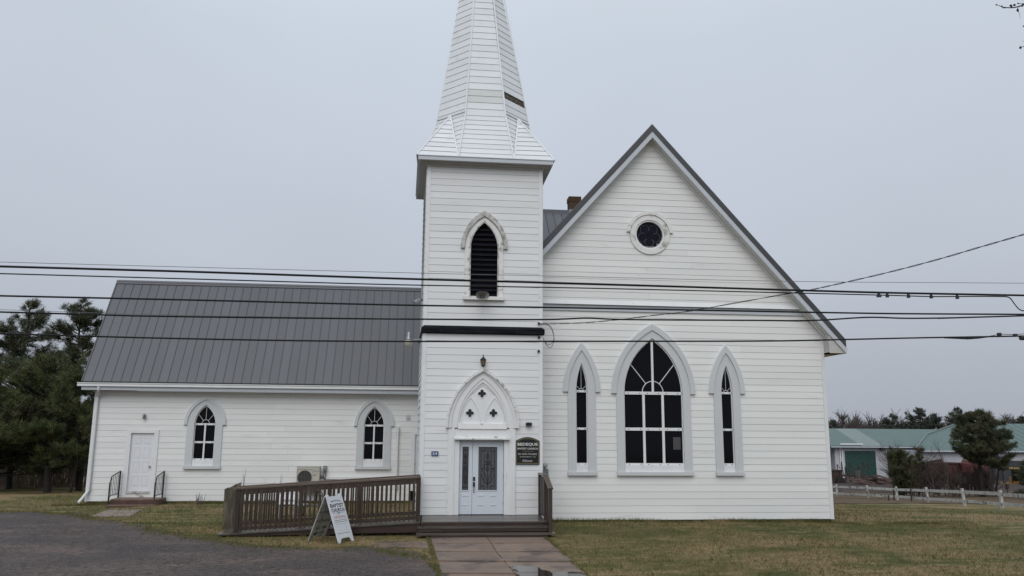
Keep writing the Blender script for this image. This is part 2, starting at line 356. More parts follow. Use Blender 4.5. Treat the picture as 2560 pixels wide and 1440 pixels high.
poly_sheet('muddy_verge', [(p[0], p[1]+(.45 if i < len(edge) else 0)) for i, p in enumerate(grav_out)], MUD, .012, .4, .35, 3, kind='structure')
poly_sheet('gravel_lot', grav_out, GRAV, .024, .3, .42, 0, kind='structure')
# dry strip beyond the paddock fence
poly_sheet('dry_field', [(14, 47), (20, 43.5), (40, 36), (90, 20), (160, 60), (160, 66), (20, 66), (14, 60)], FIELD, .02, 2, .6, 5, kind='structure')

# ------------------------------------------------------------------ church
YT, YG, YA = 23.1, 24.2, 30.2
church = thing('church', 'white clapboard church with a bell tower, tall spire and grey metal roofs', 'church')
E = .203
JOINTS = [44]
def boards(Y, z0, z1, xl, xr, opens, m, name='siding_board', e=E, parent=church, off=0):
    """lapped boards from z0 up to z1; xl/xr give the wall's ends at a height; opens give half widths"""
    n = int(math.ceil((z1-z0)/e-1e-6))
    for i in range(n):
        a = z0+i*e; b = min(a+e-.0055, z1)
        if b-a < .02: continue
        cuts = []
        for (cx, lo, hi, fn, *_) in opens:
            if b < lo or a > hi: continue
            h = max(fn(max(a, lo)), fn(min(b, hi)))+.02
            if h > .03: cuts.append((cx-h, cx+h))
        cuts.sort()
        L = [(xl(a), xl(b))]; seg = []
        cur = (xl(a), xl(b))
        for c0, c1 in cuts:
            if c0 > cur[0]+.02: seg.append((cur, (c0, c0)))
            cur = (max(c1, cur[0]), max(c1, cur[1]))
        end = (xr(a), xr(b))
        if end[0] > cur[0]+.02: seg.append((cur, end))
        for op in opens:                                          # a strip above a flat headed opening
            if len(op) > 4 and a < op[2] < b:
                h = op[3](a)+.02; MB().box((op[0]-h, Y-.012, op[2]), (op[0]+h, Y+.004, b)).build(name, m, parent)
        if name == 'siding_board' and JOINTS[0] > 0:               # a few boards are pieced end to end
            out_ = []
            for A_, B_ in seg:
                if B_[0]-A_[0] > 4.2 and R.random() < .8 and JOINTS[0] > 0:
                    xj = A_[0]+(B_[0]-A_[0])*R.uniform(.3, .7); out_ += [(A_, (xj-.0015, xj-.0015)), ((xj+.0015, xj+.0015), B_)]; JOINTS[0] -= 1
                else: out_.append((A_, B_))
            seg = out_
        for (l0, l1), (r0, r1) in seg:
            w0 = R.uniform(-.0012, .0012)
            if r1 < l1: l1 = r1 = (l1+r1)/2
            p = .0165+w0; q = .008
            MB().hexa([(l0, Y-p, a), (r0, Y-p, a), (r0, Y+.004, a), (l0, Y+.004, a)],
                      [(l1, Y-q, b), (r1, Y-q, b), (r1, Y+.004, b), (l1, Y+.004, b)]).build(name, m, parent)
def win_geo(pl, Y): return [P(x, y, Y) for x, y in pl]

# --- gable front (nave)
g0 = P(1382, 1300.2, YG).z; gl = P(1356, 800, YT).x+.004; grr = P(2083, 1270, YG).x
apex_w = P(1622.5, 352, YG)                                  # wall apex under the rake
YR = YG-.42                                                   # rake front face
ra = P(1630.4, 312.5, YR); rb = P(2114, 851, YR)
slope = (ra.z-rb.z)/(rb.x-ra.x); ridge_x = ra.x
print('gable', g0, gl, grr, 'ridge', ra, 'eave', rb, 'slope', slope, 'deg', math.degrees(math.atan(slope)))
th_v = .16*math.sqrt(1+slope*slope)                           # roof slab, vertical thickness
fb_v = .135*math.sqrt(1+slope*slope)
def roof_z(x): return ra.z-slope*abs(x-ridge_x)
wall_top = lambda x: roof_z(x)-th_v-.04
def inv_l(z): return max(gl, ridge_x-(ra.z-th_v-.04-z)/slope)
def inv_r(z): return min(grr, ridge_x+(ra.z-th_v-.04-z)/slope)
# window geometry on the gable plane
bwc = P(1632.6, 983, YG).x
b_in_w = P(1707, 983, YG).x-P(1561, 983, YG).x; b_zs = P(1632, 983, YG).z; b_za = P(1632, 846, YG).z; b_zb = P(1632, 1163, YG).z
b_cas_w = P(1729.2, 983, YG).x-P(1545, 983, YG).x; b_cas_a = P(1632, 826, YG).z
b_hood_w = P(1740.5, 983, YG).x-P(1532.8, 983, YG).x; b_hood_a = P(1632, 811, YG).z
b_sill = P(1632, 1180, YG).z
n_c = [P(1453.5, 981, YG).x, P(1816, 986, YG).x]
n_in_w = P(1467, 981, YG).x-P(1438, 981, YG).x; n_zs = P(1453, 978, YG).z; n_za = P(1453, 908, YG).z
n_cas_w = P(1488.5, 981, YG).x-P(1419.7, 981, YG).x; n_cas_a = P(1453, 876, YG).z
n_hood_w = P(1499.8, 981, YG).x-P(1408.4, 981, YG).x; n_hood_a = P(1453, 857, YG).z
print('big window', b_in_w, b_zs, b_za, b_zb, 'narrow', n_in_w, n_c, bwc)
rc = P(1622.5, 588.3, YG); rc_r = .40
rc_g = (P(1655.5, 588, YG).x-P(1590, 588, YG).x)/2; rc_o = (P(1673.3, 588, YG).x-P(1575.4, 588, YG).x)/2
band_z1 = P(1650, 767, YG).z; band_z0 = P(1650, 781, YG).z
opens_g = [(bwc, b_zb-.12, b_za, lambda z: arch_half(b_in_w, b_zs, b_za, z))]
for c in n_c: opens_g.append((c, b_zb-.12, n_za, lambda z: arch_half(n_in_w, n_zs, n_za, z)))
opens_g.append((rc.x, rc.z-rc_g, rc.z+rc_g, lambda z: math.sqrt(max(0, rc_g**2-(z-rc.z)**2))))
CB = .11
boards(YG, g0, band_z0, lambda z: gl, lambda z: min(inv_r(z), grr-CB), opens_g, WHITE)
boards(YG-.05, band_z1+.02, wall_top(ridge_x), inv_l, inv_r, opens_g, WHITE)
# sheathing behind the boards with real openings left out: built as strips between the openings
def backing(Y, z0, z1, xl, xr, opens, parent=church):
    mb = MB(); z = z0
    while z < z1-1e-4:
        b = min(z+.1, z1); cuts = sorted((cx-fn(z)-.01, cx+fn(z)+.01) for cx, lo, hi, fn, *_ in opens if z >= lo-.1 and z < hi and fn(z) > 0.005)
        cur = xl(b)
        for c0, c1 in cuts:
            if c0 > cur: mb.box((cur, Y+.006, z), (c0, Y+.05, b))
            cur = max(cur, c1)
        if xr(b) > cur: mb.box((cur, Y+.006, z), (xr(b), Y+.05, b))
        z = b
    mb.build('wall_sheathing', BACK, parent)
backing(YG, g0, wall_top(ridge_x)-.05, inv_l, inv_r, opens_g)
# water table between gable and lower wall
mb = MB(); zt = band_z1+.02
xe = inv_r(band_z1)-.0
mb.add([(gl, YG-.05, zt+.15), (xe-.08, YG-.05, zt+.15), (xe, YG-.05, zt), (xe, YG-.14, zt-.02), (gl, YG-.14, zt-.02), (gl, YG-.14, zt+.0)][:5] + [(gl, YG-.05, zt)], [(0, 1, 3, 4), (1, 2, 3), (0, 4, 5), (5, 4, 3, 2)])
mb.build('water_table', TRIMW, church)
MB().box((gl, YG-.06, band_z0-.01), (inv_r(band_z0)-.02, YG+.002, band_z1)).build('frieze_board', FASCIA, church)  # grey board colour also stands in for the shadowed strip under the water table
MB().box((grr-CB, YG-.032, g0-.01), (grr, YG+.1, inv_r and wall_top(grr)-.02)).build('corner_board', TRIMW, church)
MB().box((gl-.02, YG-.03, g0-.02), (grr, YG+.0, g0-.006)).build('drip_board', METALD, church)
MB().box((gl, YG+.02, g0-.5), (grr-.08, YG+.3, g0-.012)).build('foundation', FOUND, church)
# nave body, right side wall (grey boards as one joined part), nave roof
NB = YG+15.0
mb = MB()
for i in range(int((wall_top(grr)-g0)/E)+1):
    a = g0+i*E; b = min(a+E-.009, wall_top(grr))
    mb.hexa([(grr, YG+.06, a), (grr+.024, YG+.06, a), (grr+.024, NB, a), (grr, NB, a)], [(grr, YG+.06, b), (grr+.008, YG+.06, b), (grr+.008, NB, b), (grr, NB, b)])
mb.build('side_wall', WHITE, church)
nl = 2*ridge_x-grr
mb = MB().box((nl, YG+.06, g0-.3), (nl+.1, NB, wall_top(nl))).prism([(nl, g0-.3), (grr, g0-.3), (grr, wall_top(grr)), (ridge_x, wall_top(ridge_x)), (nl, wall_top(nl))], NB, NB+.1)
mb.build('rear_wall', WHITE, church)
for sgn, nm in ((1, 'r'), (-1, 'l')):
    ex = ridge_x+sgn*(rb.x-ridge_x)
    xa, xb = (ridge_x, ex)
    def slab(y0, y1, o0, o1, xin=ridge_x, xout=ex):
        return [(xin, y0, roof_z(xin)-o0), (xout, y0, roof_z(xout)-o0), (xout, y0, roof_z(xout)-o1), (xin, y0, roof_z(xin)-o1)], [(xin, y1, roof_z(xin)-o0), (xout, y1, roof_z(xout)-o0), (xout, y1, roof_z(xout)-o1), (xin, y1, roof_z(xin)-o1)]
    mb = MB(); mb.hexa(*slab(YR-.02, NB+.3, 0, th_v*.92)); mb.build('nave_roof', METALD, church)
    # standing seam panels on the nave roof
    npan = 34; step = (NB+.3-YR)/npan
    mb = MB()
    for k in range(npan):
        y = YR+k*step
        mb.hexa(*slab(y, y+step-.012, -.008, -.001))
        mb.hexa(*slab(y, y+.03, -.04, -.008))
    mb.build('roof_cladding', METAL, church, kind='stuff')
    # rake fascia in front, soffit beneath
    MB().hexa(*slab(YR-.012, YR+.03, th_v*.92+.002, th_v*.92+fb_v)).build('rake_board', FASCIA, church)
    MB().hexa(*slab(YR+.03, YG-.0, th_v*.92+fb_v*.86, th_v*.92+fb_v*.93)).build('rake_soffit', SOFFITL, church)
    MB().hexa(*slab(YG-.13, YG-.05, th_v*.92+fb_v*.93+.002, th_v*.92+fb_v*.93+.07, ridge_x, ex-sgn*.5)).build('rake_moulding', TRIMW, church)
    # eave soffit and gutter along the side
    ze = roof_z(ex)-th_v*.92-fb_v+.02
    wx = grr if sgn > 0 else nl
    lo, hi = sorted((wx, ex-sgn*.01))
    MB().box((lo, YR+.03, ze), (hi, NB, ze+.03)).build('eave_soffit', WARM, church)
    if sgn > 0:
        MB().hexa([(ex, YR+.1, ze+.06), (ex+.07, YR+.1, ze+.06), (ex+.07, NB, ze+.06), (ex, NB, ze+.06)], [(ex, YR+.1, ze+.17), (ex+.12, YR+.1, ze+.17), (ex+.12, NB, ze+.17), (ex, NB, ze+.17)]).build('gutter', TRIMW, church)
    MB().prism([(wx, ze), (ex-sgn*.01, ze), (ex-sgn*.01, ze+.18), (wx, roof_z(wx)-th_v-.05)], YR+.032, YG+.055).build('eave_return', SOFFIT, church)

# --- windows
def gothic_window(Y, cx, inw, zb, zs, za, casw, casa, hoodw, hooda, sill_z, nv, rows, mname, label=None, fan=True, casm=TRIM, mull_w=.055, hood_z=None, centre_bar=True, sub=.09):
    wn_ = bpy.data.objects.new('window', None); COL.objects.link(wn_); wn_.parent = church
    if label: wn_['label'] = label
    inner = arch(cx, inw, sill_z, zs, za); outer = arch(cx, casw, sill_z, zs, casa)
    MB().strip(outer, inner, Y-.055, Y+.03).build('casing', casm, wn_)
    hz = hood_z if hood_z is not None else zs-.02
    ho = arch(cx, hoodw, hz, zs, hooda); hi = arch(cx, casw, hz, zs, casa)
    hi = [(x, z) for x, z in hi]
    MB().strip(ho, hi, Y-.095, Y+.0).build('hood_mould', casm, wn_)
    thin = arch(cx, hoodw+.03, hz, zs, hooda+.03)
    MB().strip(thin, ho, Y-.07, Y).build('hood_edge', TRIMW, wn_)
    MB().box((cx-casw/2-.02, Y-.12, sill_z-.10), (cx+casw/2+.02, Y+.03, sill_z)).build('sill', casm, wn_)
    # reveal and frame
    fi = arch(cx, inw-.05, zb, zs, za-.05); fo = arch(cx, inw, zb, zs, za)
    MB().strip(fo, fi, Y+.005, Y+.07).build('frame', TRIMW, wn_)
    MB().box((cx-inw/2+.001, Y-.03, sill_z), (cx+inw/2-.001, Y+.06, zb)).build('sub_sill', TRIMW if casm is TRIM else casm, wn_)
    # panes
    gy = Y+.05
    bars = []
    zr = [zb+.05]+[z for z in rows]+[zs]
    xsn = [cx-inw/2+.02+(inw-.04)*k/nv for k in range(nv+1)]
    mw = mull_w
    for i in range(len(zr)-1):
        for k in range(nv):
            MB().box((xsn[k], gy, zr[i]), (xsn[k+1], gy+.006, zr[i+1]-.0)).build('pane', GLASS, wn_)
    half = arch(cx, inw-.02, None, zs, za-.02)
    L_ = [p for p in half if p[0] <= cx+1e-6]; R_ = [p for p in half if p[0] >= cx-1e-6]
    MB().prism(L_+[(cx, zs)], gy, gy+.006).build('pane', GLASS, wn_)
    MB().prism(R_+[(cx, zs)], gy, gy+.006).build('pane', GLASS, wn_)
    for z in rows+[zs]: MB().box((cx-inw/2+.01, gy-.045, z-mw*.6), (cx+inw/2-.01, gy-.003, z+mw*.6)).build('glazing_bar', TRIMW, wn_)
    MB().box((cx-inw/2+.01, gy-.04, zb), (cx+inw/2-.01, gy-.003, zb+.06)).build('glazing_bar', TRIMW, wn_)
    for k in range(1, nv):
        MB().box((xsn[k]-mw/2, gy-.04, zb+.06), (xsn[k]+mw/2, gy-.004, zs-mw*.6)).build('glazing_bar', TRIMW, wn_)
    if centre_bar: MB().box((cx-mw/2*.9, gy-.04, zs+mw*.6), (cx+mw/2*.9, gy-.004, za-.09)).build('glazing_bar', TRIMW, wn_)
    fm = MB(); fr = inw*.18; fy = gy-.01; t = .013 if inw > 1 else .008 if nv > 1 else .006
    ring = [(cx+fr*math.cos(a), fy, zs+fr*1.05*math.sin(a)+.02) for a in np.linspace(0, math.pi, 13)]
    fm.tube(ring, t, 5)
    sp = [.9, math.pi-.9] if centre_bar else [.9, math.pi-.9, math.pi/2]
    if nv == 1: sp = [.8, math.pi-.8, math.pi/2]
    for a in sp:
        q = (cx+fr*math.cos(a), zs+fr*math.sin(a)+.02); dx, dz = math.cos(a), math.sin(a); tt = 0
        while True:
            z = q[1]+dz*tt; x = q[0]+dx*tt
            if abs(x-cx) >= arch_half(inw, zs, za, z)-.03: break
            tt += .01
        fm.tube([(q[0], fy, q[1]), (x, fy, z)], t, 5)
    fm.build('fan_tracery', TRIMW, wn_)
    # latch clips on the bars
    cm = MB()
    for z in rows+[zs, zb+.03]:
        for k in range(nv):
            for q in (.2, .8):
                x = xsn[k]+(xsn[k+1]-xsn[k])*q; cm.box((x-.012, gy-.055, z-.014), (x+.012, gy-.045, z+.006))
    cm.build('clips', BLACK, wn_, kind='stuff')
    return wn_
rowz = P(1632, 1073, YG).z
gothic_window(YG, bwc, b_in_w, b_zb, b_zs, b_za, b_cas_w, b_cas_a, b_hood_w, b_hood_a, b_sill, 3, [rowz], 'big', 'large three light pointed window of the gable front', mull_w=.075)
for c in n_c:
    gothic_window(YG, c, n_in_w, b_zb, n_zs, n_za, n_cas_w, n_cas_a, n_hood_w, n_hood_a, b_sill, 1, [rowz], 'narrow', 'narrow lancet window beside the large gable window', mull_w=.055, centre_bar=False)
# dark room behind the glass so the openings are real
MB().prism([(gl, g0), (grr-.1, g0), (grr-.1, wall_top(grr-.1)-.2), (ridge_x, wall_top(ridge_x)-.3), (gl, wall_top(gl)-.3)], YG+.35, YG+.4).build('interior_wall', BLACK, church)
# pale paper visible in the lower right pane
PAPER = mat('paper', (.06, .06, .065), .7)
pa = P(1682.5, 1093, YG+.046); MB().box((pa.x, YG+.044, P(1682, 1124, YG).z), (pa.x+.235, YG+.049, pa.z)).build('paper_notice', PAPER, church)

# round window
rw = bpy.data.objects.new('round_window', None); COL.objects.link(rw); rw.parent = church
def circ(c, r, n=40, a0=0, a1=2*math.pi): return [(c.x+r*math.cos(a0+(a1-a0)*k/n), c.z+r*math.sin(a0+(a1-a0)*k/n)) for k in range(n + (0 if a1-a0 > 6.28 else 1))]
YGu = YG-.05
MB().strip(circ(rc, rc_o), circ(rc, rc_g+.05), YGu-.06, YGu+.06, True).build('casing', PEEL, rw)
MB().strip(circ(rc, rc_g+.05), circ(rc, rc_g), YGu-.03, YGu+.08, True).build('frame', TRIMW, rw)
MB().strip(circ(rc, rc_o+.11, 24, .1, math.pi-.1), circ(rc, rc_o+.005, 24, .1, math.pi-.1), YGu-.09, YGu).build('hood_mould', PEEL, rw)
MB().disc((rc.x, rc.z), rc_g+.02, YGu+.07, YGu+.076, 40).build('pane', mat('stained_glass', (.004, .004, .010), .1, (.012, .010, .022), 9, .4, spec=.12), rw)
mb = MB()
for k in range(5):
    a = math.pi/2+math.pi/5+2*math.pi*k/5; cc = Vector((rc.x+rc_g*.52*math.cos(a), 0, rc.z+rc_g*.52*math.sin(a)))
    mb.tube([(cc.x+rc_g*.34*math.cos(a+t), YGu+.06, cc.z+rc_g*.34*math.sin(a+t)) for t in np.linspace(-2.4, 2.4, 13)], .007, 4)
mb.build('tracery', mat('lead_tracery', (.10, .10, .10), .5, (.03, .03, .03), 15), rw)

# --- transept roof and chimney behind the left rake
YX = 31.5
r1 = P(1357, 527, YX+3); 
zr_ = r1.z; print('transept ridge z', zr_)
xa_, xb_ = 1.6, ridge_x-.8
mb = MB(); mb.hexa([(xa_, YX, zr_-3.2), (xb_, YX, zr_-3.2), (xb_, YX+3, zr_), (xa_, YX+3, zr_)], [(xa_, YX, zr_-3.3), (xb_, YX, zr_-3.3), (xb_, YX+3, zr_-.1), (xa_, YX+3, zr_-.1)])
mb.hexa([(xa_, YX+6, zr_-3.2), (xb_, YX+6, zr_-3.2), (xb_, YX+3, zr_), (xa_, YX+3, zr_)], [(xa_, YX+6, zr_-3.3), (xb_, YX+6, zr_-3.3), (xb_, YX+3, zr_-.1), (xa_, YX+3, zr_-.1)])
mb.build('transept_roof', METALD, church)
npn = int((xb_-xa_)/.36)
for k in range(npn):
    x = xa_+k*.36
    q = MB().hexa([(x, YX-.01, zr_-3.2), (x+.345, YX-.01, zr_-3.2), (x+.345, YX+2.95, zr_-.03), (x, YX+2.95, zr_-.03)], [(x, YX-.01, zr_-3.185), (x+.345, YX-.01, zr_-3.185), (x+.345, YX+2.95, zr_-.015), (x, YX+2.95, zr_-.015)])
    q.hexa([(x, YX-.01, zr_-3.18), (x+.02, YX-.01, zr_-3.18), (x+.02, YX+2.95, zr_-.01), (x, YX+2.95, zr_-.01)], [(x, YX-.01, zr_-3.155), (x+.02, YX-.01, zr_-3.155), (x+.02, YX+2.95, zr_+.015), (x, YX+2.95, zr_+.015)])
    q.build('roof_panel', METAL, church)
MB().prism([(0, 0)]*0 or [(xa_, zr_-.22), (xb_, zr_-.22), (xb_, zr_+.03), (xa_, zr_+.03)], YX+2.83, YX+3.17).build('ridge_cap', METAL, church)
MB().prism([(0, 0)]*0 or [(xa_+.2, 0), (xb_, 0), (xb_, zr_-3.25), (xa_+.2, zr_-3.25)], YX+.4, YX+5.6).build('transept_wall', WHITE, church)
# chimney (bricks stay geometry, joined)
cy = YX+3.3
c0 = P(1421, 500, cy); c1 = P(1449.5, 500, cy); ct = P(1435, 497, cy).z; cb = zr_-.6
chim = bpy.data.objects.new('chimney', None); COL.objects.link(chim); chim.parent = church
BRICK = mat('old_brick', (.10, .055, .035), .8, (.05, .036, .02), 14, .4, .004, 30, 0, .2, col3=(.07, .06, .03), n3scale=4, n3lo=.5, n3hi=.6)
mb = MB(); z = cb; k = 0; wd = c1.x-c0.x
while z < ct-.01:
    o = .1 if k % 2 else 0; ex = .025 if z > ct-.24 else 0; x = c0.x-o
    while x < c1.x:
        a = max(x, c0.x)-ex; b = min(x+.19, c1.x)+ex
        if b-a > .03: mb.box((a, cy-wd/2-ex+R.uniform(-.004, .004), z), (b-.012, cy-wd/2+.09, z+.062)); mb.box((a, cy+wd/2-.09, z), (b-.012, cy+wd/2+ex, z+.062))
        x += .2
    for xx in (c0.x-ex, c1.x+ex-.09): mb.box((xx, cy-wd/2+.1, z), (xx+.09, cy+wd/2-.1, z+.062))
    z += .075; k += 1
mb.build('bricks', BRICK, chim, kind='stuff')
MB().box((c0.x+.012, cy-wd/2+.012, cb), (c1.x-.012, cy+wd/2-.012, ct-.02)).build('mortar_core', mat('mortar', (.13, .12, .10), .9, (.07, .065, .05), 8), chim)
MB().box((c0.x+.12, cy-.1, ct-.03), (c1.x-.1, cy+.1, ct+.07)).build('flue', mat('clay_flue', (.12, .07, .05), .8, (.06, .04, .03), 8), chim)
MB().box((c0.x-.012, cy-wd/2-.03, cb), (c1.x+.012, cy+wd/2+.03, zr_+.12)).build('flashing', mat('lead_flashing', (.35, .36, .37), .4, (.15, .15, .15), 10, .4), chim)

# ------------------------------------------------------------------ tower
tl = P(1048.5, 1180, YT).x; tr = P(1356, 800, YT).x; t0 = P(1200, 1287, YT).z; ttop = P(1200, 421, YT).z
print('tower', tl, tr, t0, ttop)
TD = tr-tl; FL = .10                                           # the left wall flares slightly towards the back
lw = [P(1176.4, 620, YT), P(1244.3, 620, YT), P(1210.5, 556.4, YT), P(1210, 742.4, YT)]
lcx = (lw[0].x+lw[1].x)/2; l_in = lw[1].x-lw[0].x; l_zs = P(1210, 620, YT).z; l_za = lw[2].z; l_zb = lw[3].z
d_cx = P(1203.5, 1190, YT).x
da_hw = P(1296.7, 1068, YT).x-P(1115, 1068, YT).x; da_zs = P(1205, 1068, YT).z; da_ha = P(1208, 921, YT).z
da_cx = P(1206, 1068, YT).x
da_iw = P(1268, 1064, YT).x-P(1141, 1064, YT).x; da_ia = P(1208, 946, YT).z
cas_l = P(1118, 1180, YT).x; cas_r = P(1288, 1180, YT).x
dcx2 = (cas_l+cas_r)/2; dhw = (cas_r-cas_l)/2
def door_open(z):
    if z < da_zs: return dhw-.06
    return arch_half(da_iw+.10, da_zs, da_ia+.02, z)
opens_t = [(lcx, l_zb, l_za, lambda z: arch_half(l_in, l_zs, l_za, z)), ((dcx2+da_cx)/2, t0-1, da_ia+.02, door_open)]
belt_t = P(1208, 816, YT).z; belt_b = P(1208, 834, YT).z
boards(YT, t0, ttop+.1, lambda z: tl+CB, lambda z: tr-CB, opens_t, TWHITE)
backing(YT, t0, ttop, lambda z: tl, lambda z: tr, opens_t[:1]+[(opens_t[1][0], t0-1, da_ia, lambda z: door_open(z)-.1)])
for x in (tl, tr-CB): MB().box((x, YT-.032, t0), (x+CB, YT+.09, ttop+.05)).build('corner_board', TRIMW, church)
# side and rear walls of the tower; boards joined in one part per wall
bl = tl-FL; yb = YT+TD
mb = MB(); n = int((ttop-t0+.6)/E)
for i in range(n):
    a = t0-.45+i*E; b = a+E-.009; p = .024; q = .006
    mb.hexa([(tl-p, YT+.07, a), (tl, YT+.07, a), (bl, yb, a), (bl-p, yb, a)], [(tl-q, YT+.07, b), (tl, YT+.07, b), (bl, yb, b), (bl-q, yb, b)])
    mb.hexa([(tr, YT+.1, a), (tr+p, YT+.1, a), (tr+p, yb, a), (tr, yb, a)], [(tr, YT+.1, b), (tr+q, YT+.1, b), (tr+q, yb, b), (tr, yb, b)])
mb.build('tower_side_wall', TWHITE, church, kind='stuff')
MB().hexa([(tl+.01, YT+.4, t0-.6), (tr-.01, YT+.4, t0-.6), (tr-.01, yb, t0-.6), (bl+.01, yb, t0-.6)], [(tl+.01, YT+.4, ttop+.3), (tr-.01, YT+.4, ttop+.3), (tr-.01, yb, ttop+.3), (bl+.01, yb, ttop+.3)]).build('tower_core', TWHITE, church)
MB().box((tl+.02, YT+.06, t0-.6), (tr-.02, YT+.38, t0-.01)).build('tower_foundation', FOUND, church)
MB().box((tr-.03, YT+.09, t0-.5), (tr+.028, YT+.2, ttop)).build('corner_board', TRIMW, church)
MB().box((tl-.03, YT+.09, t0-.5), (tl+.01, YT+.2, ttop)).build('corner_board', TRIMW, church)
# belt
mb = MB(); z1, z0 = belt_t, belt_b; zm = z0+(z1-z0)*.62
mb.add([(tl+.02, YT-.03, z1), (tr-.02, YT-.03, z1), (tr+.05, YT-.13, zm), (tl-.05, YT-.13, zm), (tr+.05, YT-.13, z0), (tl-.05, YT-.13, z0), (tr+.02, YT-.02, z0-.03), (tl-.02, YT-.02, z0-.03),
        (tl-.0, yb, z1), (tl-.15, yb, zm), (tl-.15, yb, z0)],
       [(0, 1, 2, 3), (3, 2, 4, 5), (5, 4, 6, 7), (0, 3, 9, 8), (3, 5, 10, 9), (5, 7, 10), (1, 6, 4, 2)])
mb.build('belt_flashing', BAND, church)
for k in range(3): MB().box((tl+.5+k*1.1, YT-.134, z0), (tl+.505+k*1.1, YT-.13, zm)).build('flashing_joint', BLACK, church)
# louvred belfry window
bw = bpy.data.objects.new('belfry_window', None); COL.objects.link(bw); bw.parent = church
l_cas = P(1258.9, 650, YT).x-P(1162.4, 650, YT).x; l_casa = P(1211, 543, YT).z; l_hw = P(1269.7, 621, YT).x-P(1153, 621, YT).x; l_ha = P(1212, 529, YT).z
MB().strip(arch(lcx, l_cas, l_zb, l_zs, l_casa), arch(lcx, l_in, l_zb, l_zs, l_za), YT-.05, YT+.12).build('casing', PEEL, bw)
MB().strip(arch(lcx, l_hw, l_zs-.03, l_zs, l_ha), arch(lcx, l_cas+.02, l_zs-.03, l_zs, l_casa+.01), YT-.10, YT).build('hood_mould', PEEL2, bw)
MB().strip(arch(lcx, l_in+.05, l_zb, l_zs, l_za+.04), arch(lcx, l_in-.02, l_zb, l_zs, l_za-.02), YT-.065, YT-.05).build('bead', PEEL2, bw)
MB().box((lcx-l_cas/2-.03, YT-.13, l_zb-.1), (lcx+l_cas/2+.03, YT+.1, l_zb)).build('sill', PEEL, bw)
z = l_zb+.03
while z < l_za-.06:
    h = arch_half(l_in, l_zs, l_za, z+.03)+.01
    if h > .04: MB().hexa([(lcx-h, YT-.0, z), (lcx+h, YT-.0, z), (lcx+h, YT+.012, z-.004), (lcx-h, YT+.012, z-.004)], [(lcx-h, YT+.13, z+.12), (lcx+h, YT+.13, z+.12), (lcx+h, YT+.14, z+.11), (lcx-h, YT+.14, z+.11)]).build('louver_slat', LOUVER, bw)
    z += .152
MB().prism(arch(lcx, l_in+.04, l_zb, l_zs, l_za+.02), YT+.16, YT+.17).build('backing_board', LOUVER, bw)

# --- tower entrance
dr = bpy.data.objects.new('entrance', None); COL.objects.link(dr); dr.parent = church; dr['label'] = 'arched front entrance with carved tympanum'
zsp = da_zs
o1 = arch(da_cx, da_hw, zsp-.02, zsp, da_ha, 12); o2 = arch(da_cx, da_hw-.10, zsp-.02, zsp, da_ha-.09, 12)
o3 = arch(da_cx, (da_hw+da_iw)/2+.02, zsp-.02, zsp, (da_ha+da_ia)/2+.02, 12); o4 = arch(da_cx, da_iw, zsp-.02, zsp, da_ia, 12); o5 = arch(da_cx, da_iw-.10, zsp-.02, zsp, da_ia-.12, 12)
MB().strip(o1, o2, YT-.15, YT).build('hood_mould', PEEL, dr)
MB().strip(o2, o3, YT-.10, YT).build('outer_arch', TRIMW, dr)
MB().strip(o3, o4, YT-.065, YT).build('inner_arch', TRIMW, dr)
MB().strip(o4, o5, YT-.04, YT+.03).build('arch_bead', TRIMW, dr)
MB().prism(arch(da_cx, da_iw+.1, zsp-.02, zsp, da_ia+.05, 12), YT+.0, YT+.02).build('tympanum', TRIMW, dr)
mb = MB()     # raised tracery ribs: two small lancets and a top cusp
hw_ = (da_iw-.12)/2
for sx in (-1, 1):
    c = da_cx+sx*hw_*.52; a_ = arch(c, hw_*.86, zsp+.06, zsp+.16, zsp+.86, 8); b_ = arch(c, hw_*.86-.05, zsp+.06, zsp+.16, zsp+.82, 8)
    mb.strip(a_, b_, YT-.02, YT)
mb.tube([(da_cx-.30, YT-.008, zsp+.95), (da_cx-.16, YT-.008, zsp+1.09), (da_cx, YT-.008, zsp+1.2), (da_cx+.16, YT-.008, zsp+1.09), (da_cx+.30, YT-.008, zsp+.95)], .016, 5)
mb.build('tracery_rib', TRIMW, dr)
for q in ((1205, 984), (1174.7, 1032.7), (1233.3, 1032.7)):
    p = P(*q, YT); rr = .085; pts = []
    for k in range(4):
        a = k*math.pi/2; ccx, ccz = p.x+rr*.80*math.cos(a), p.z+rr*.80*math.sin(a)
        for t in np.linspace(-1.95, 1.95, 11): pts.append((ccx+rr*.56*math.cos(a+t), ccz+rr*.56*math.sin(a+t)))
    MB().prism(pts, YT-.006, YT+.004).build('quatrefoil', LOUVER, dr)
    cen = p; MB().strip([(p.x+(x-p.x)*1.22, p.z+(z-p.z)*1.22) for x, z in pts], pts, YT-.016, YT, True).build('quatrefoil_rim', TRIMW, dr)
MB().box((da_cx-da_iw/2+.03, YT-.07, zsp-.05), (da_cx+da_iw/2-.03, YT, zsp+.10)).build('tympanum_ledge', mat('flaking_white_ledge', (.80, .80, .80), .6, (.74, .74, .74), 4, .5, .002, 20, 0, .3, col3=(.2, .18, .16), n3scale=4, n3lo=.60, n3hi=.65), dr)
zt1, zt0 = zsp-.05, P(1205, 1099, YT).z
MB().box((cas_l+.03, YT-.03, zt0), (cas_r-.03, YT+.02, zt1)).build('transom_panel', TRIMW, dr)
lx0, lx1 = P(1136, 1095, YT).x, P(1273, 1095, YT).x
MB().hexa([(lx0, YT-.16, zt0), (lx1, YT-.16, zt0), (lx1, YT+.0, zt0), (lx0, YT+.0, zt0)], [(lx0, YT-.16, zt0+.035), (lx1, YT-.16, zt0+.035), (lx1, YT, zt0+.10), (lx0, YT, zt0+.10)]).build('door_canopy', PEEL, dr)
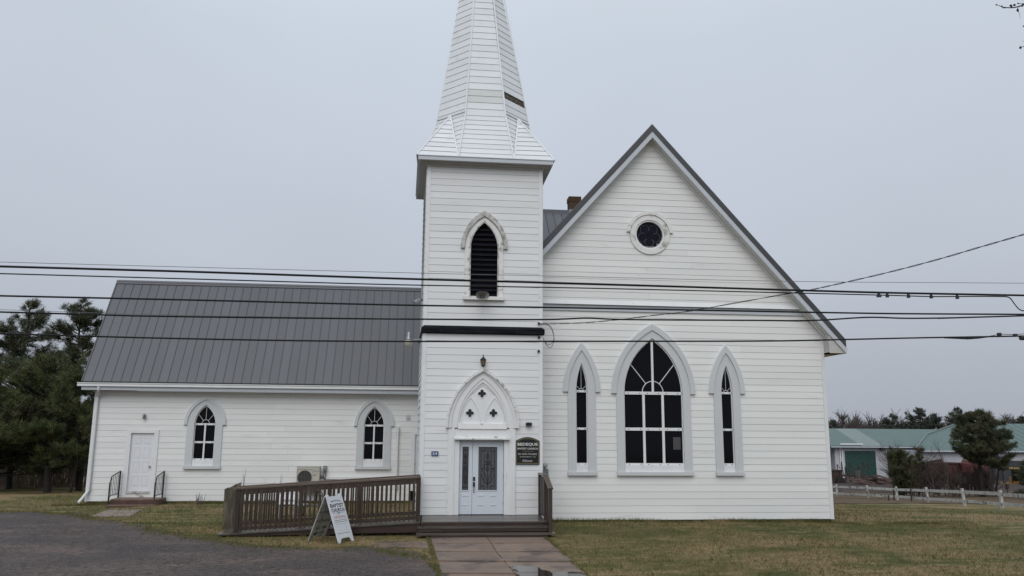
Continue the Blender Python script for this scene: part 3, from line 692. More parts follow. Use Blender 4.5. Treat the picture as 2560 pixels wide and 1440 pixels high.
ux0, ux1 = P(1147, 1190, YT+.08).x, P(1259, 1190, YT+.08).x
JAMB = mat('cracked_white_jamb', (.73, .74, .75), .6, (.66, .67, .68), 3, .6, .002, 20, 0, .3, col3=(.30, .29, .27), n3scale=7, n3lo=.62, n3hi=.70, stretch=(3, 3, .3))
for x0, x1 in ((cas_l, (cas_l+ux0)/2+.02), ((ux1+cas_r)/2-.02, cas_r)): MB().box((x0, YT-.06, t0), (x1, YT+.03, zsp)).build('door_casing', JAMB, dr)
for x0, x1 in (((cas_l+ux0)/2+.02, ux0), (ux1, (ux1+cas_r)/2-.02)): MB().box((x0, YT-.03, t0), (x1, YT+.12, zt0)).build('door_jamb', JAMB, dr)
# doors
YD = YT+.08; zt = zt0-.0; dtop = P(1200, 1103, YD).z; sx = P(1180.5, 1190, YD).x
MB().box((ux0, YD-.03, dtop), (ux1, YD+.05, zt0)).build('door_head', TRIMW, dr)
def panel_door(x0, x1, z0, z1, Y, gx0, gx1, gzb, gzt, m, name, lowp, parent):
    o = bpy.data.objects.new(name, None); COL.objects.link(o); o.parent = parent; return o
def leaf(name, x0, x1, gx0, gx1, gzb, gzt, lowp):
    mb = MB(); y0, y1 = YD, YD+.045
    mb.box((x0, y0, t0+.01), (gx0, y1, dtop-.006)); mb.box((gx1, y0, t0+.01), (x1, y1, dtop-.006)); mb.box((gx0, y0, t0+.01), (gx1, y1, gzb)); mb.box((gx0, y0, gzt), (gx1, y1, dtop-.006))
    b = .022
    mb.strip([(gx0-b, gzb-b), (gx1+b, gzb-b), (gx1+b, gzt+b), (gx0-b, gzt+b)], [(gx0, gzb), (gx1, gzb), (gx1, gzt), (gx0, gzt)], y0-.014, y0, True)
    for (a, c) in lowp:
        for z in (P(1200, 1239, YD).z, P(1200, 1262.5, YD).z):
            mb.box((a, y0-.012, z-.012), (c, y0, z+.012))
    d = mb.build(name, DOOR, dr)
    MB().box((gx0, y0+.02, gzb), (gx1, y0+.026, gzt)).build('door_glass', GLASSG, d)
    im = MB(); cx = (gx0+gx1)/2; W = (gx1-gx0)/2; H = gzt-gzb; yy = y0+.010; t = .0085
    def C(pts): im.tube([(cx+u*W, yy, gzb+v*H) for u, v in pts], t, 4)
    def curl(u, v, r, a0, a1, n=9): C([(u+r*(1-.5*k/n)*math.cos(a0+(a1-a0)*k/n), v+r*(1-.5*k/n)*math.sin(a0+(a1-a0)*k/n)*W/H) for k in range(n+1)])
    for s in (-1, 1):
        C([(s*.72, .03), (s*.72, .97)]); C([(s*.36, .16 if s else 0), (s*.36, .84)])
        C([(0, .05), (s*.12, .3), (s*.45, .42), (s*.7, .52)]); C([(0, .12), (s*.5, .26), (s*.68, .38)])
        curl(s*.5, .93, .26, math.pi/2, math.pi/2+s*4.2); curl(s*.5, .07, .26, -math.pi/2, -math.pi/2-s*4.2); curl(s*.5, .53, .24, math.pi/2, math.pi/2+s*4)
    C([(0, .02), (0, .98)])
    for v0, v1 in ((.42, .56), (.70, .86)): C([(0, v0), (.14, (v0+v1)/2), (0, v1), (-.14, (v0+v1)/2), (0, v0)])
    for k in range(4): curl(.16*math.cos(k*math.pi/2+.78), .63+.16*math.sin(k*math.pi/2+.78)*W/H, .15, 0, 6.28)
    im.build('ironwork', BLACK, d)
    return d
gzb, gzt = P(1200, 1225.5, YD).z, P(1200, 1117, YD).z
leaf('sidelight', ux0+.008, sx-.004, P(1155, 1190, YD).x, P(1171, 1190, YD).x, gzb, gzt, [(P(1154, 1250, YD).x, P(1171, 1250, YD).x)])
dd = leaf('door', sx+.004, ux1-.008, P(1195.5, 1190, YD).x, P(1242.5, 1190, YD).x, gzb, gzt, [(P(1194, 1250, YD).x, P(1209, 1250, YD).x), (P(1225, 1250, YD).x, P(1240, 1250, YD).x)])
hx = P(1185, 1200, YD).x
hm = MB().box((hx-.03, YD-.02, P(1185, 1202, YD).z), (hx+.03, YD, P(1185, 1192, YD).z)).box((hx-.03, YD-.02, P(1185, 1216, YD).z), (hx+.03, YD, P(1185, 1205, YD).z))
hm.tube([(hx, YD-.02, P(1185, 1212, YD).z), (hx, YD-.07, P(1185, 1214, YD).z), (hx-.005, YD-.07, P(1185, 1228, YD).z), (hx, YD-.015, P(1185, 1231, YD).z)], .012, 6)
hm.build('handle', BLACK, dd)
MB().box((ux0, YD-.08, t0-.01), (ux1, YD+.05, t0+.012)).build('threshold', METALD, dr)
mb = MB()
for z in (t0+.25, t0+1.0, t0+1.75):
    mb.box((ux0-.012, YD-.012, z), (ux0+.010, YD+.0, z+.1)); mb.box((ux1-.010, YD-.012, z), (ux1+.012, YD, z+.1))
mb.build('hinge', METALD, dr)

# --- cornice
YC = YT-.36
fl, fr_ = P(1045.8, 394, YC).x, P(1383, 405, YC).x; fz1 = P(1214, 395.2, YC).z; fz0 = P(1214, 404.6, YC).z
print('cornice', fl, fr_, fz0, fz1)
yc2 = YT+TD+.36
def ring4(x0, x1, y0, y1, fl_=0): return [(x0, y0), (x1, y0), (x1, y1), (x0-fl_, y1)]
def ringbox(mb, outer, inner, z0, z1):
    for i in range(4):
        a, b = outer[i], outer[(i+1) % 4]; c, d = inner[(i+1) % 4], inner[i]
        mb.hexa([(*a, z0), (*b, z0), (*c, z0), (*d, z0)], [(*a, z1), (*b, z1), (*c, z1), (*d, z1)])
FLE = .1
mb = MB(); ringbox(mb, ring4(fl, fr_, YC, yc2, FLE), ring4(fl+.05, fr_-.05, YC+.05, yc2-.05, FLE), fz0, fz1-.002); mb.build('cornice_fascia', FASCIA, church)
mb = MB(); ringbox(mb, ring4(fl+.05, fr_-.05, YC+.05, yc2-.05, FLE), ring4(tl+.02, tr-.02, YT+.02, yb, FL), fz0+.015, fz0+.05); mb.build('cornice_soffit', SOFFIT, church)
mb = MB(); ringbox(mb, ring4(tl-.16, tr+.16, YT-.16, yb+.16, FL), ring4(tl, tr, YT, yb, FL), ttop+.07, fz0+.012); mb.build('bed_moulding', SOFFIT, church)
mb = MB(); ringbox(mb, ring4(tl-.05, tr+.05, YT-.05, yb+.05, FL), ring4(tl, tr, YT, yb, FL), ttop-.01, ttop+.07); mb.build('frieze_moulding', SOFFIT, church)
mb = MB(); ringbox(mb, ring4(fl-.02, fr_+.02, YC-.02, yc2+.02, FLE), ring4(fl+.1, fr_-.1, YC+.1, yc2-.1, FLE), fz1, fz1+.022); mb.build('drip_edge', FASCIA, church)

# --- spire
sxc = (fl+fr_)/2; syc = (YC+yc2)/2; AP0 = (fr_-fl)/2-.01; zb_ = fz1+.02
# apothem and height at the break and further up, from the spire's outline on its own axis plane
def at_front(px, py):                                          # silhouette points lie near the axis plane
    return P(px, py, syc-.6)
bk = (P(1321.7, 305, syc-.5).x-P(1091.7, 301, syc-.5).x)/2; bz = P(1207, 290, syc-bk).z
t1 = (P(1258, 0, syc-.3).x-P(1148.3, 0, syc-.3).x)/2; tz = P(1206, 0, syc-.5).z
dzda = (tz-bz)/(bk-t1); apz = tz+t1*dzda
sxt = (P(1258, 0, syc-.3).x+P(1148.3, 0, syc-.3).x)/2
print('spire axis', sxc, sxt, syc, 'ap0', AP0, 'break', bk, bz, 'top', t1, tz, 'apex z', apz)
T8 = math.tan(math.pi/8)
def apo(z): return AP0+(bk-AP0)*(z-zb_)/(bz-zb_) if z < bz else max(.02, bk*(apz-z)/(apz-bz))
def cxz(z): return sxc+(sxt-sxc)*max(0, (z-bz))/(tz-bz) if z < tz else sxt
def overt(z, k, d=0):
    a = apo(z)+d; q = [(-a*T8, -a), (a*T8, -a), (a, -a*T8), (a, a*T8), (a*T8, a), (-a*T8, a), (-a, a*T8), (-a, -a*T8)][k % 8]
    return Vector((cxz(z)+q[0], syc+q[1], z))
# courses
course = []; z = zb_; n1 = 9; 
for i in range(n1): course.append((zb_+(bz-zb_)*i/n1, zb_+(bz-zb_)*(i+1)/n1))
st = .30; 
st = (P(1206, 5, syc-.4).z-P(1206, 5+13.9*6, syc-.8).z)/6; print('course', st)
z = bz
while z < apz-.2: course.append((z, z+st)); z += st
far = MB()
def faceboard(k, z0, z1, p=.018, q=.006, g=.007, full=True):
    a0, b0 = overt(z0, k, p), overt(z0, k+1, p); a1, b1 = overt(z1-g, k, q), overt(z1-g, k+1, q)
    c0, d0 = overt(z0, k, -.02), overt(z0, k+1, -.02); c1, d1 = overt(z1-g, k, -.02), overt(z1-g, k+1, -.02)
    return [a0, b0, d0, c0], [a1, b1, d1, c1]
faces_front = {0: 'front', 1: 'right diagonal', 7: 'left diagonal'}
miss = None
for i, (z0, z1) in enumerate(course):
    z1 = min(z1, apz)
    for k in range(8):
        diag = k % 2 == 1
        if i < n1 and diag:                                      # sliver diagonal faces beside the broaches
            pass
        if diag and i < n1:
            # diagonal face narrows to points at the eave corners of the octagon: both slivers are kept as full diagonal boards behind the broach
            far.hexa(*faceboard(k, z0, z1)) if k not in (1, 7) else MB().hexa(*faceboard(k, z0, z1)).build('spire_board', SPIREW, church)
            continue
        ymid = overt(z0, k)
        if k in faces_front and z0 < tz+1.0:
            hit = (k == 1 and miss is None and P(1285, 248, syc-.9).z < (z0+z1)/2+st*.5 and P(1285, 248, syc-.9).z > (z0+z1)/2-st*.5)
            if hit: miss = (z0, z1); continue
            grey = (k == 0 and abs((z0+z1)/2-P(1212, 243, syc-1.2).z) < st)
            MB().hexa(*faceboard(k, z0, z1)).build('spire_board', SPIREG if grey else SPIREW, church)
        else: far.hexa(*faceboard(k, z0, z1))
far.build('spire_cladding', SPIREW, church, kind='stuff')
core = MB()
lv = [zb_, bz, tz, apz-.05]
for a, b in zip(lv[:-1], lv[1:]): core.add([overt(a, k, -.03) for k in range(8)]+[overt(b, k, -.03 if b < apz-1 else -.005) for k in range(8)], [tuple(range(7, -1, -1)), tuple(range(8, 16))]+[(k, (k+1) % 8, 8+(k+1) % 8, 8+k) for k in range(8)])
core.build('spire_core', BACK, church)
if miss:
    z0, z1 = miss; a, b = faceboard(1, z0, z1, -.004, -.010, .0)
    a_ = [p+(q-p)*.12 for p, q in zip(a, b)]; b_ = [p+(q-p)*.85 for p, q in zip(a, b)]; MB().hexa(a_, b_).build('bare_sheathing', mat('old_dark_shingle', (.022, .016, .013), .9, (.13, .10, .075), 14, .22, .01, 40, stretch=(1, 1, 1)), church)
# hip trims on the octagon edges
for k in range(8):
    pts = [overt(zb_+.01, k, .022), overt(bz, k, .022), overt(apz-.1, k, .01)]
    MB().tube(pts, [.034, .034, .026], 4).build('hip_trim', SPIREW, church)
# broaches at the four corners
for qx, qy, kd in ((-1, -1, 7), (1, -1, 1), (1, 1, 3), (-1, 1, 5)):
    corner = Vector((sxc+qx*(AP0+.06), syc+qy*(AP0+.06), zb_)); v1 = overt(zb_, kd, .03); v2 = overt(zb_, kd+1, .03)
    topz = bz+.10; m0 = (overt(topz, kd)+overt(topz, kd+1))/2; apx = m0+Vector((qx, qy, 0))*.03
    for (va, vb) in ((v1, corner), (corner, v2)):
        nb = n1; prev = None
        front = abs(va.y-vb.y) < .3 and qy < 0
        join = MB()
        for i in range(nb):
            t0_, t1_ = i/nb, min(1, (i+1)/nb)-.008
            a0, b0 = va.lerp(apx, t0_), vb.lerp(apx, t0_); a1, b1 = va.lerp(apx, t1_), vb.lerp(apx, t1_)
            nn = (vb-va).cross(apx-va).normalized()
            if nn.z < 0: nn = -nn
            bb = MB() if front else join
            bb.hexa([a0+nn*.015, b0+nn*.015, b0-nn*.01, a0-nn*.01], [a1+nn*.006, b1+nn*.006, b1-nn*.01, a1-nn*.01])
            if front: bb.build('broach_board', SPIREW, church)
        if not front: join.build('broach_cladding', SPIREW, church, kind='stuff')
        MB().add([va, vb, apx, va.lerp(vb, .5)+Vector((0, 0, -.01))], [(0, 1, 2), (0, 2, 3), (1, 3, 2), (0, 3, 1)]).build('broach_core', BACK, church)
    for e in (v1, corner, v2): MB().tube([e+Vector((0, 0, .015)), apx+Vector((0, 0, .02))], .030, 4).build('hip_trim', SPIREW, church)
    # flashing line across the diagonal face at the broach head
    MB().beam(overt(topz+.02, kd, .02), overt(topz+.02, kd+1, .02), .03, .02).build('broach_flashing', FASCIA, church)

# ------------------------------------------------------------------ annex
al = P(219, 1180, YA).x; a0 = P(400, 1252.8, YA).z; aw_top = P(600, 975, YA).z; ar = .35
e0 = P(205.6, 953.3, YA-.45); e1 = P(1049, 964, YA-.45)
slp = None
rid = P(295.5, 705, YA+3.6); 
print('annex', al, a0, aw_top, 'eave', e0, e1, 'ridge', rid)
AYR = None
# choose the ridge depth so the left verge stays at one X
best = None
for d in np.linspace(1.5, 9, 151):
    p = P(295.5, 701.6, YA+d)
    if best is None or abs(p.x-e0.x) < best[0]: best = (abs(p.x-e0.x), d, p)
AD = best[1]; rid = best[2]; print('annex ridge depth', best)
def aroof(x, v, off=0):                                         # v: 0 eave .. 1 ridge
    n = Vector((0, -(rid.z-e0.z), (AD+.45))).normalized()
    return Vector((x, (YA-.45)+(AD+.45)*v, e0.z+(rid.z-e0.z)*v))+n*off
AX0, AX1 = e0.x, .35
mb = MB(); mb.hexa([aroof(AX0, 0, -.10), aroof(AX1, 0, -.10), aroof(AX1, 1, -.10), aroof(AX0, 1, -.10)], [aroof(AX0, 0, -.012), aroof(AX1, 0, -.012), aroof(AX1, 1, -.012), aroof(AX0, 1, -.012)])
back = lambda x, v, off=0: Vector((x, 2*(YA+AD)-aroof(x, v, off).y, aroof(x, v, off).z))
mb.hexa([back(AX0, 0, -.1), back(AX1, 0, -.1), back(AX1, 1, -.1), back(AX0, 1, -.1)], [back(AX0, 0, 0), back(AX1, 0, 0), back(AX1, 1, 0), back(AX0, 1, 0)])
mb.build('annex_roof', METALD, church)
npan = 38; stp = (P(1049, 964, YA-.45).x-e0.x)/37.0
x = AX0; k = 0
while x < AX1-.1:
    q = MB().hexa([aroof(x+.004, .004, -.012), aroof(x+stp-.006, .004, -.012), aroof(x+stp-.006, .97, -.012), aroof(x+.004, .97, -.012)], [aroof(x+.004, .004, 0), aroof(x+stp-.006, .004, 0), aroof(x+stp-.006, .97, 0), aroof(x+.004, .97, 0)])
    q.hexa([aroof(x+.004, .004, 0), aroof(x+.018, .004, 0), aroof(x+.018, .97, 0), aroof(x+.004, .97, 0)], [aroof(x+.007, .004, .016), aroof(x+.015, .004, .016), aroof(x+.015, .97, .016), aroof(x+.007, .97, .016)])
    q.build('roof_panel', METAL, church); x += stp; k += 1
MB().hexa([aroof(AX0-.01, .965, .012), aroof(AX1, .965, .012), aroof(AX1, 1.0, .03), aroof(AX0-.01, 1.0, .03)], [aroof(AX0-.01, .965, .03), aroof(AX1, .965, .03), aroof(AX1, 1.0, .05), aroof(AX0-.01, 1.0, .05)]).build('ridge_cap', METAL, church)
MB().hexa([aroof(AX0-.03, 0, -.1), aroof(AX0+.002, 0, -.1), aroof(AX0+.002, 1, -.1), aroof(AX0-.03, 1, -.1)], [aroof(AX0-.03, 0, .03), aroof(AX0+.002, 0, .03), aroof(AX0+.002, 1, .03), aroof(AX0-.03, 1, .03)]).build('verge_trim', METAL, church)
ye = YA-.45; zg1 = P(600, 961, ye-.1).z; zg0 = P(600, 969.5, ye-.1).z; zf0 = P(600, 979, ye).z
g = MB().prism([(0, 0)]*0 or [(AX0-.12, zg0), (AX1, zg0), (AX1, zg1), (AX0-.12, zg1)], ye-.10, ye-.02); g.box((AX0-.12, ye-.125, zg1-.025), (AX1, ye-.10, zg1)); g.build('gutter', TRIMW, church)
MB().box((AX0, ye-.018, zf0), (AX1, ye+.01, zg1+.0)).build('fascia', FASCIA, church)
MB().box((AX0+.02, ye+.01, zf0+.01), (AX1, YA+.0, zf0+.035)).build('eave_soffit', WARM, church)
# openings
w1c = P(513.4, 1060.5, YA).x; w2c = P(935.8, 1060, YA).x
aw_in = P(539.8, 1060.5, YA).x-P(487, 1060.5, YA).x; aw_zs = P(513, 1060.5, YA).z; aw_za = P(513, 1012, YA).z; aw_zb = P(513, 1150.5, YA).z; aw_sill = P(513, 1165, YA).z
aw_cas = P(556, 1062, YA).x-P(467, 1062, YA).x; aw_casa = P(513, 999, YA).z; aw_h = P(563, 1062, YA).x-P(459.6, 1062, YA).x; aw_ha = P(513, 990, YA).z
ad0 = P(304.5, 1236, YA).x; ad1 = P(398.4, 1080, YA).x; adz = P(357, 1074, YA).z; adc = (ad0+ad1)/2; adh = (ad1-ad0)/2
sd0 = P(1027.5, 1100, YA).x; sdz = P(1035, 1078, YA).z
print('annex window', aw_in, aw_za-aw_zb, 'door w', ad1-ad0, adz-a0)
af = lambda z: arch_half(aw_in, aw_zs, aw_za, z)
opens_a = [(w1c, aw_zb-.1, aw_za, af), (w2c, aw_zb-.1, aw_za, af), (adc, a0-1, adz, lambda z: adh-.06, 1), (sd0+.65, a0-1, sdz, lambda z: .6, 1)]
boards(YA, a0, zf0-.0, lambda z: al+CB, lambda z: .2, opens_a, WHITE)
backing(YA, a0, zf0, lambda z: al, lambda z: .2, opens_a)
MB().box((al, YA-.032, a0-.005), (al+CB, YA+.1, zf0)).build('corner_board', TRIMW, church)
ab = YA+2*AD
mb = MB().prism([(0, 0)]*0 or [(al+.02, a0-.3), (2.0, a0-.3), (2.0, zf0-.1), (al+.02, zf0-.1)], YA+.45, ab-.1)
mb.add([(al+.02, YA, zf0-.1), (al+.02, ab, zf0-.1), (al+.02, YA+AD, rid.z-.15), (al+.04, YA, zf0-.1), (al+.04, ab, zf0-.1), (al+.04, YA+AD, rid.z-.15)], [(0, 1, 2), (3, 5, 4), (0, 3, 4, 1)])
mb.box((al, YA+.1, a0-.1), (al+.04, ab, zf0-.05))
mb.build('annex_walls', WHITE, church)
MB().box((al+.04, YA+.03, a0-.5), (ad0+6, YA+.4, a0-.012)).build('annex_foundation', REDC, church)
MB().box((ad0+6, YA+.03, a0-.5), (.3, YA+.4, a0-.012)).build('annex_foundation', FOUND, church)
MB().box((al+.2, YA+.3, a0), (.2, YA+.34, zf0-.05)).build('interior_wall', BLACK, church)
az = P(513, 1105.5, YA).z
for c in (w1c, w2c):
    gothic_window(YA, c, aw_in, aw_zb, aw_zs, aw_za, aw_cas, aw_casa, aw_h, aw_ha, aw_sill, 2, [az], 'annex', 'pointed sash window in the low annex wall', mull_w=.055, centre_bar=False)
# annex doors
def side_door(x0, x1, ztop, zsil, nm, full=True):
    o = bpy.data.objects.new(nm, None); COL.objects.link(o); o.parent = church
    cw = .15
    MB().box((x0, YA-.05, zsil), (x0+cw, YA+.03, ztop)).build('door_casing', TRIMW, o); MB().box((x0+cw, YA-.05, ztop-cw+.03), (x1-cw, YA+.03, ztop)).build('door_casing', TRIMW, o)
    MB().box((x1-cw, YA-.05, zsil), (x1, YA+.03, ztop)).build('door_casing', TRIMW, o)
    mb = MB(); y = YA+.03; a, b = x0+cw, x1-cw; zt = ztop-cw+.03
    mb.box((a, y, zsil+.20), (b, y+.05, zt)); H = zt-zsil-.2
    for u0, u1 in ((.15, .44), (.56, .85)):
        for v0, v1 in ((.10, .28), (.33, .52), (.57, .76), (.82, .93)):
            X0, X1 = a+(b-a)*u0, a+(b-a)*u1; Z0, Z1 = zsil+.2+H*v0, zsil+.2+H*v1
            mb.strip([(X0, Z0), (X1, Z0), (X1, Z1), (X0, Z1)], [(X0+.02, Z0+.03), (X1-.02, Z0+.03), (X1-.02, Z1-.03), (X0+.02, Z1-.03)], y-.010, y, True)
            mb.box((X0+.05, y-.006, Z0+.05), (X1-.05, y, Z1-.05))
    d = mb.build('door_leaf', DOORW, o)
    MB().lathe([(.012, -.05), (.035, -.06), (.035, -.085), (.01, -.09)], (b-.07 if full else a+.07, y, zsil+.2+.42*H), 'y', 10).build('handle', mat('brass' if full else 'steel_knob', (.25, .18, .08) if full else (.3, .3, .3), .3, metal=.8), d)
    MB().box((a-.02, YA-.07, zsil+.13), (b+.02, YA+.04, zsil+.198)).build('threshold', PEEL2, o)
    MB().box((a-.02, YA-.04, zsil), (b+.02, YA+.04, zsil+.128)).build('sill_board', PEEL, o)
side_door(ad0, ad1, adz, P(350, 1243, YA).z, 'annex_door')
side_door(sd0, sd0+1.25, sdz, a0+.35, 'rear_door', False)
# downspouts and pipes
dsx = P(246, 1000, YA).x
zel = P(228, 1233, YA-.1).z
q0 = (P(248, 968, ye).x, ye-.05, zg0)
MB().tube([q0, (q0[0], ye-.04, zg0-.10), (dsx, YA-.09, zg0-.36), (dsx, YA-.09, zel+.08), (dsx-.05, YA-.12, zel), (P(196, 1257, YA-.4).x, YA-.4, P(196, 1257, YA-.4).z)], .048, 8).build('downspout', TRIMW, church)
vx = P(994, 1100, YA).x
MB().lathe([(.05, 0), (.05, P(994, 1082, YA).z-a0-.4), (.065, P(994, 1082, YA).z-a0-.4), (.065, P(994, 1068, YA).z-a0-.4)], (vx, YA-.08, a0+.4), 'z', 10).build('vent_pipe', TRIMW, church)
zc = P(900, 1195, YA).z
MB().box((P(815, 1195, YA).x, YA-.09, zc-.04), (P(1012, 1195, YA).x, YA-.028, zc+.04)).build('line_cover', TRIMW, church)
v = P(1020.5, 1043, YA)
MB().box((v.x-.07, YA-.05, v.z-.09), (v.x+.07, YA-.02, v.z+.09)).box((v.x-.04, YA-.06, v.z-.05), (v.x+.04, YA-.05, v.z+.0)).build('wall_vent', FASCIA, church)

# ------------------------------------------------------------------ things fixed to the church
GOLD = mat('gold_line', (.30, .25, .12), .5); SIGNW = mat('sign_white', (.55, .55, .55), .5); SIGNB = mat('sign_black', (.006, .006, .007), .35)
sg = thing('church_sign', 'black arched name sign with white lettering on the tower wall right of the door', 'sign')
s0 = P(1288.7, 1161, YT-.05); s1 = P(1349, 1100, YT-.05); stp_ = P(1318, 1092.5, YT-.05).z
def signpoly(x0, x1, z0, z1, za, n=8):
    c = (x0+x1)/2; pts = [(x0, z0), (x1, z0)]
    for k in range(n+1):
        t = k/n; x = x1+(x0-x1)*t; pts.append((x, z1-.0+(za-z1)*math.sin(math.pi*t)))
    return pts
sz1 = s0.z+(stp_-s0.z)*.86
pl = signpoly(s0.x, s1.x, s0.z, sz1, stp_)
MB().prism(pl, YT-.055, YT-.028).build('board', SIGNB, sg)
c_ = Vector(((s0.x+s1.x)/2, 0, (s0.z+stp_)/2)); sc = lambda f: [(c_.x+(x-c_.x)*f, c_.z+(z-c_.z)*f) for x, z in pl]
MB().strip(sc(.93), sc(.905), YT-.059, YT-.055, True).build('border_line', GOLD, sg)
W_ = s1.x-s0.x; H_ = stp_-s0.z
def sgt(b, v, wf, hf, m=SIGNW, **k): text(b, (c_.x, YT-.058, s0.z+H_*v), W_*wf, H_*hf, m, sg, **k)
sgt('BEDEQUE', .725, .84, .125, bold=.03); sgt('BAPTIST CHURCH', .575, .84, .068, bold=.02); sgt('EST. MEMBERS OF THE CBAC', .482, .46, .026, GOLD)
sgt('REV. STEVEN TOWNSEND', .375, .78, .058); sgt('WORSHIP SERVICE  11:00', .275, .66, .036); sgt('Welcome', .135, .40, .085, shear=.4)
sgt('~ * ~', .92, .26, .03, GOLD)
hn = thing('house_number', 'small blue plate with white number 54 left of the entrance', 'number plate')
n0 = P(1078.3, 1139.5, YT-.04); n1_ = P(1096, 1128, YT-.04)
MB().box((n0.x, YT-.045, n0.z), (n1_.x, YT-.03, n1_.z)).build('plate', mat('blue_plate', (.03, .07, .19), .4), hn)
text('54', ((n0.x+n1_.x)/2, YT-.047, (n0.z+n1_.z)/2), .13, .085, SIGNW, hn, bold=.02)
# lantern over the door
ln = thing('wall_lantern', 'black metal lantern with amber glass above the pointed door arch', 'lantern')
lp = P(1208, 906, YT-.16)
MB().tube([(lp.x, YT-.02, lp.z+.03), (lp.x, YT-.10, lp.z+.16), (lp.x, YT-.16, lp.z+.17)], .012, 6).build('arm', BLACK, ln)
MB().lathe([(.085, .06), (.095, .075), (.05, .13), (.02, .15), (.012, .19), (.018, .2), (.004, .23)], (lp.x, lp.y, lp.z), 'z', 8).build('cap', BLACK, ln)
MB().lathe([(.045, -.09), (.078, .058)], (lp.x, lp.y, lp.z), 'z', 6).build('lamp_glass', mat('amber_glass', (.16, .11, .07), .3), ln)
mb = MB()
for k in range(6):
    a = k*math.pi/3; mb.tube([(lp.x+.05*math.cos(a), lp.y+.05*math.sin(a), lp.z-.1), (lp.x+.083*math.cos(a), lp.y+.083*math.sin(a), lp.z+.065)], .006, 4)
mb.lathe([(.02, -.13), (.052, -.1), (.052, -.088)], (lp.x, lp.y, lp.z), 'z', 8); mb.build('cage', BLACK, ln)
# flood light above sign
fl_ = thing('flood_light', 'small black box light on the tower wall above the church sign', 'light')
f = P(1322, 1060, YT-.1)
MB().hexa([(f.x-.085, YT-.14, f.z-.05), (f.x+.085, YT-.14, f.z-.05), (f.x+.085, YT-.04, f.z-.035), (f.x-.085, YT-.04, f.z-.035)], [(f.x-.085, YT-.15, f.z+.03), (f.x+.085, YT-.15, f.z+.03), (f.x+.07, YT-.03, f.z+.05), (f.x-.07, YT-.03, f.z+.05)]).build('housing', BLACK, fl_)
MB().box((f.x-.03, YT-.05, f.z-.03), (f.x+.03, YT-.024, f.z+.04)).build('bracket', BLACK, fl_)
# horn loudspeaker
hs_ = thing('horn_speaker', 'grey horn loudspeaker on the sill of the louvred belfry window', 'loudspeaker')
h = P(1205, 740, YT-.35); HORN = mat('horn_grey', (.30, .29, .27), .5, (.22, .21, .20), 6)
mb = MB(); base = []
n_ = 20; rings = [(.19, -.22, 1.0), (.14, -.13, .97), (.07, -.03, 1), (.035, .06, 1)]
for r, d, _ in rings:
    for k in range(n_):
        a = 2*math.pi*k/n_; cx_, cz_ = math.cos(a), math.sin(a)
        base.append((h.x+r*(abs(cx_)**.7)*math.copysign(1, cx_), h.y+d, h.z+r*.66*(abs(cz_)**.7)*math.copysign(1, cz_)-.02))
fs = [(i*n_+k, i*n_+(k+1) % n_, (i+1)*n_+(k+1) % n_, (i+1)*n_+k) for i in range(3) for k in range(n_)]
mb.add(base, fs); mb.build('bell', HORN, hs_, smooth=True)
MB().lathe([(.012, -.08), (.025, -.05), (.02, .0)], (h.x, h.y, h.z-.02), 'y', 10).build('throat', HORN, hs_, smooth=True)
MB().lathe([(.03, .02), (.06, .06), (.06, .14), (.045, .18)], (h.x, h.y, h.z-.0), 'y', 12).build('driver', HORN, hs_, smooth=True)
MB().tube([(h.x, h.y+.1, h.z), (h.x-.005, h.y+.12, h.z+.12), (h.x, YT-.05, h.z+.14)], .045, 8, .03).build('upper_driver', HORN, hs_)
MB().tube([(h.x-.08, YT-.05, l_zb+.02), (h.x, h.y+.08, h.z-.02), (h.x+.08, YT-.05, l_zb+.02)], .012, 5).build('bracket', HORN, hs_)
# security light on the left tower wall and canister light
slt = thing('security_light', 'dusk lamp with white bowl on a curved arm, lower left side of the tower', 'lamp')
b = P(1022, 852, YT+.5); wl = P(1054, 848, YT+.5)
MB().lathe([(.10, -.19), (.13, -.02), (.135, 0), (.07, .02)], b+Vector((0, 0, 0)), 'z', 16).build('lamp_bowl', mat('milky_plastic', (.55, .54, .48), .4, (.45, .44, .38), 6), slt, smooth=True)
MB().lathe([(.11, .0), (.085, .07), (.055, .14), (.055, .23), (.02, .27)], b, 'z', 14).build('lamp_head', mat('galvanised', (.35, .36, .37), .4, (.25, .26, .27), 8, metal=.4), slt, smooth=True)
MB().tube([b+Vector((.06, 0, .06)), b+Vector((.14, 0, .02)), b+Vector((.24, 0, .03)), Vector((tl-.02, b.y, b.z+.05))], .026, 6).build('arm', MATS['galvanised'], slt)
cl = thing('canister_light', 'pale cylindrical spotlight on the left tower wall below the roof ridge line', 'light')
c2 = P(1043, 754, YT+.4)
MB().tube([c2+Vector((-.09, -.12, -.07)), c2+Vector((.07, .02, .03))], .075, 14).build('barrel', MATS['galvanised'], cl)
MB().tube([c2+Vector((.07, .02, .03)), (tl-.015, c2.y+.05, c2.z+.09)], .028, 8).build('swivel', BLACK, cl)
# annex wall light
al_ = thing('porch_light', 'small glass jar light on the annex wall above its white door', 'light')
j = P(360, 1041, YA-.1)
MB().lathe([(.02, -.09), (.045, -.08), (.05, .0), (.04, .03)], j, 'z', 10).build('lamp_glass', mat('jar_glass', (.22, .22, .20), .15, (.08, .08, .07), 12), al_)
MB().lathe([(.052, .03), (.052, .06), (.02, .09)], j, 'z', 10).build('cap', MATS['galvanised'], al_); MB().box((j.x-.03, j.y, j.z), (j.x+.03, YA-.02, j.z+.08)).build('bracket', MATS['galvanised'], al_)
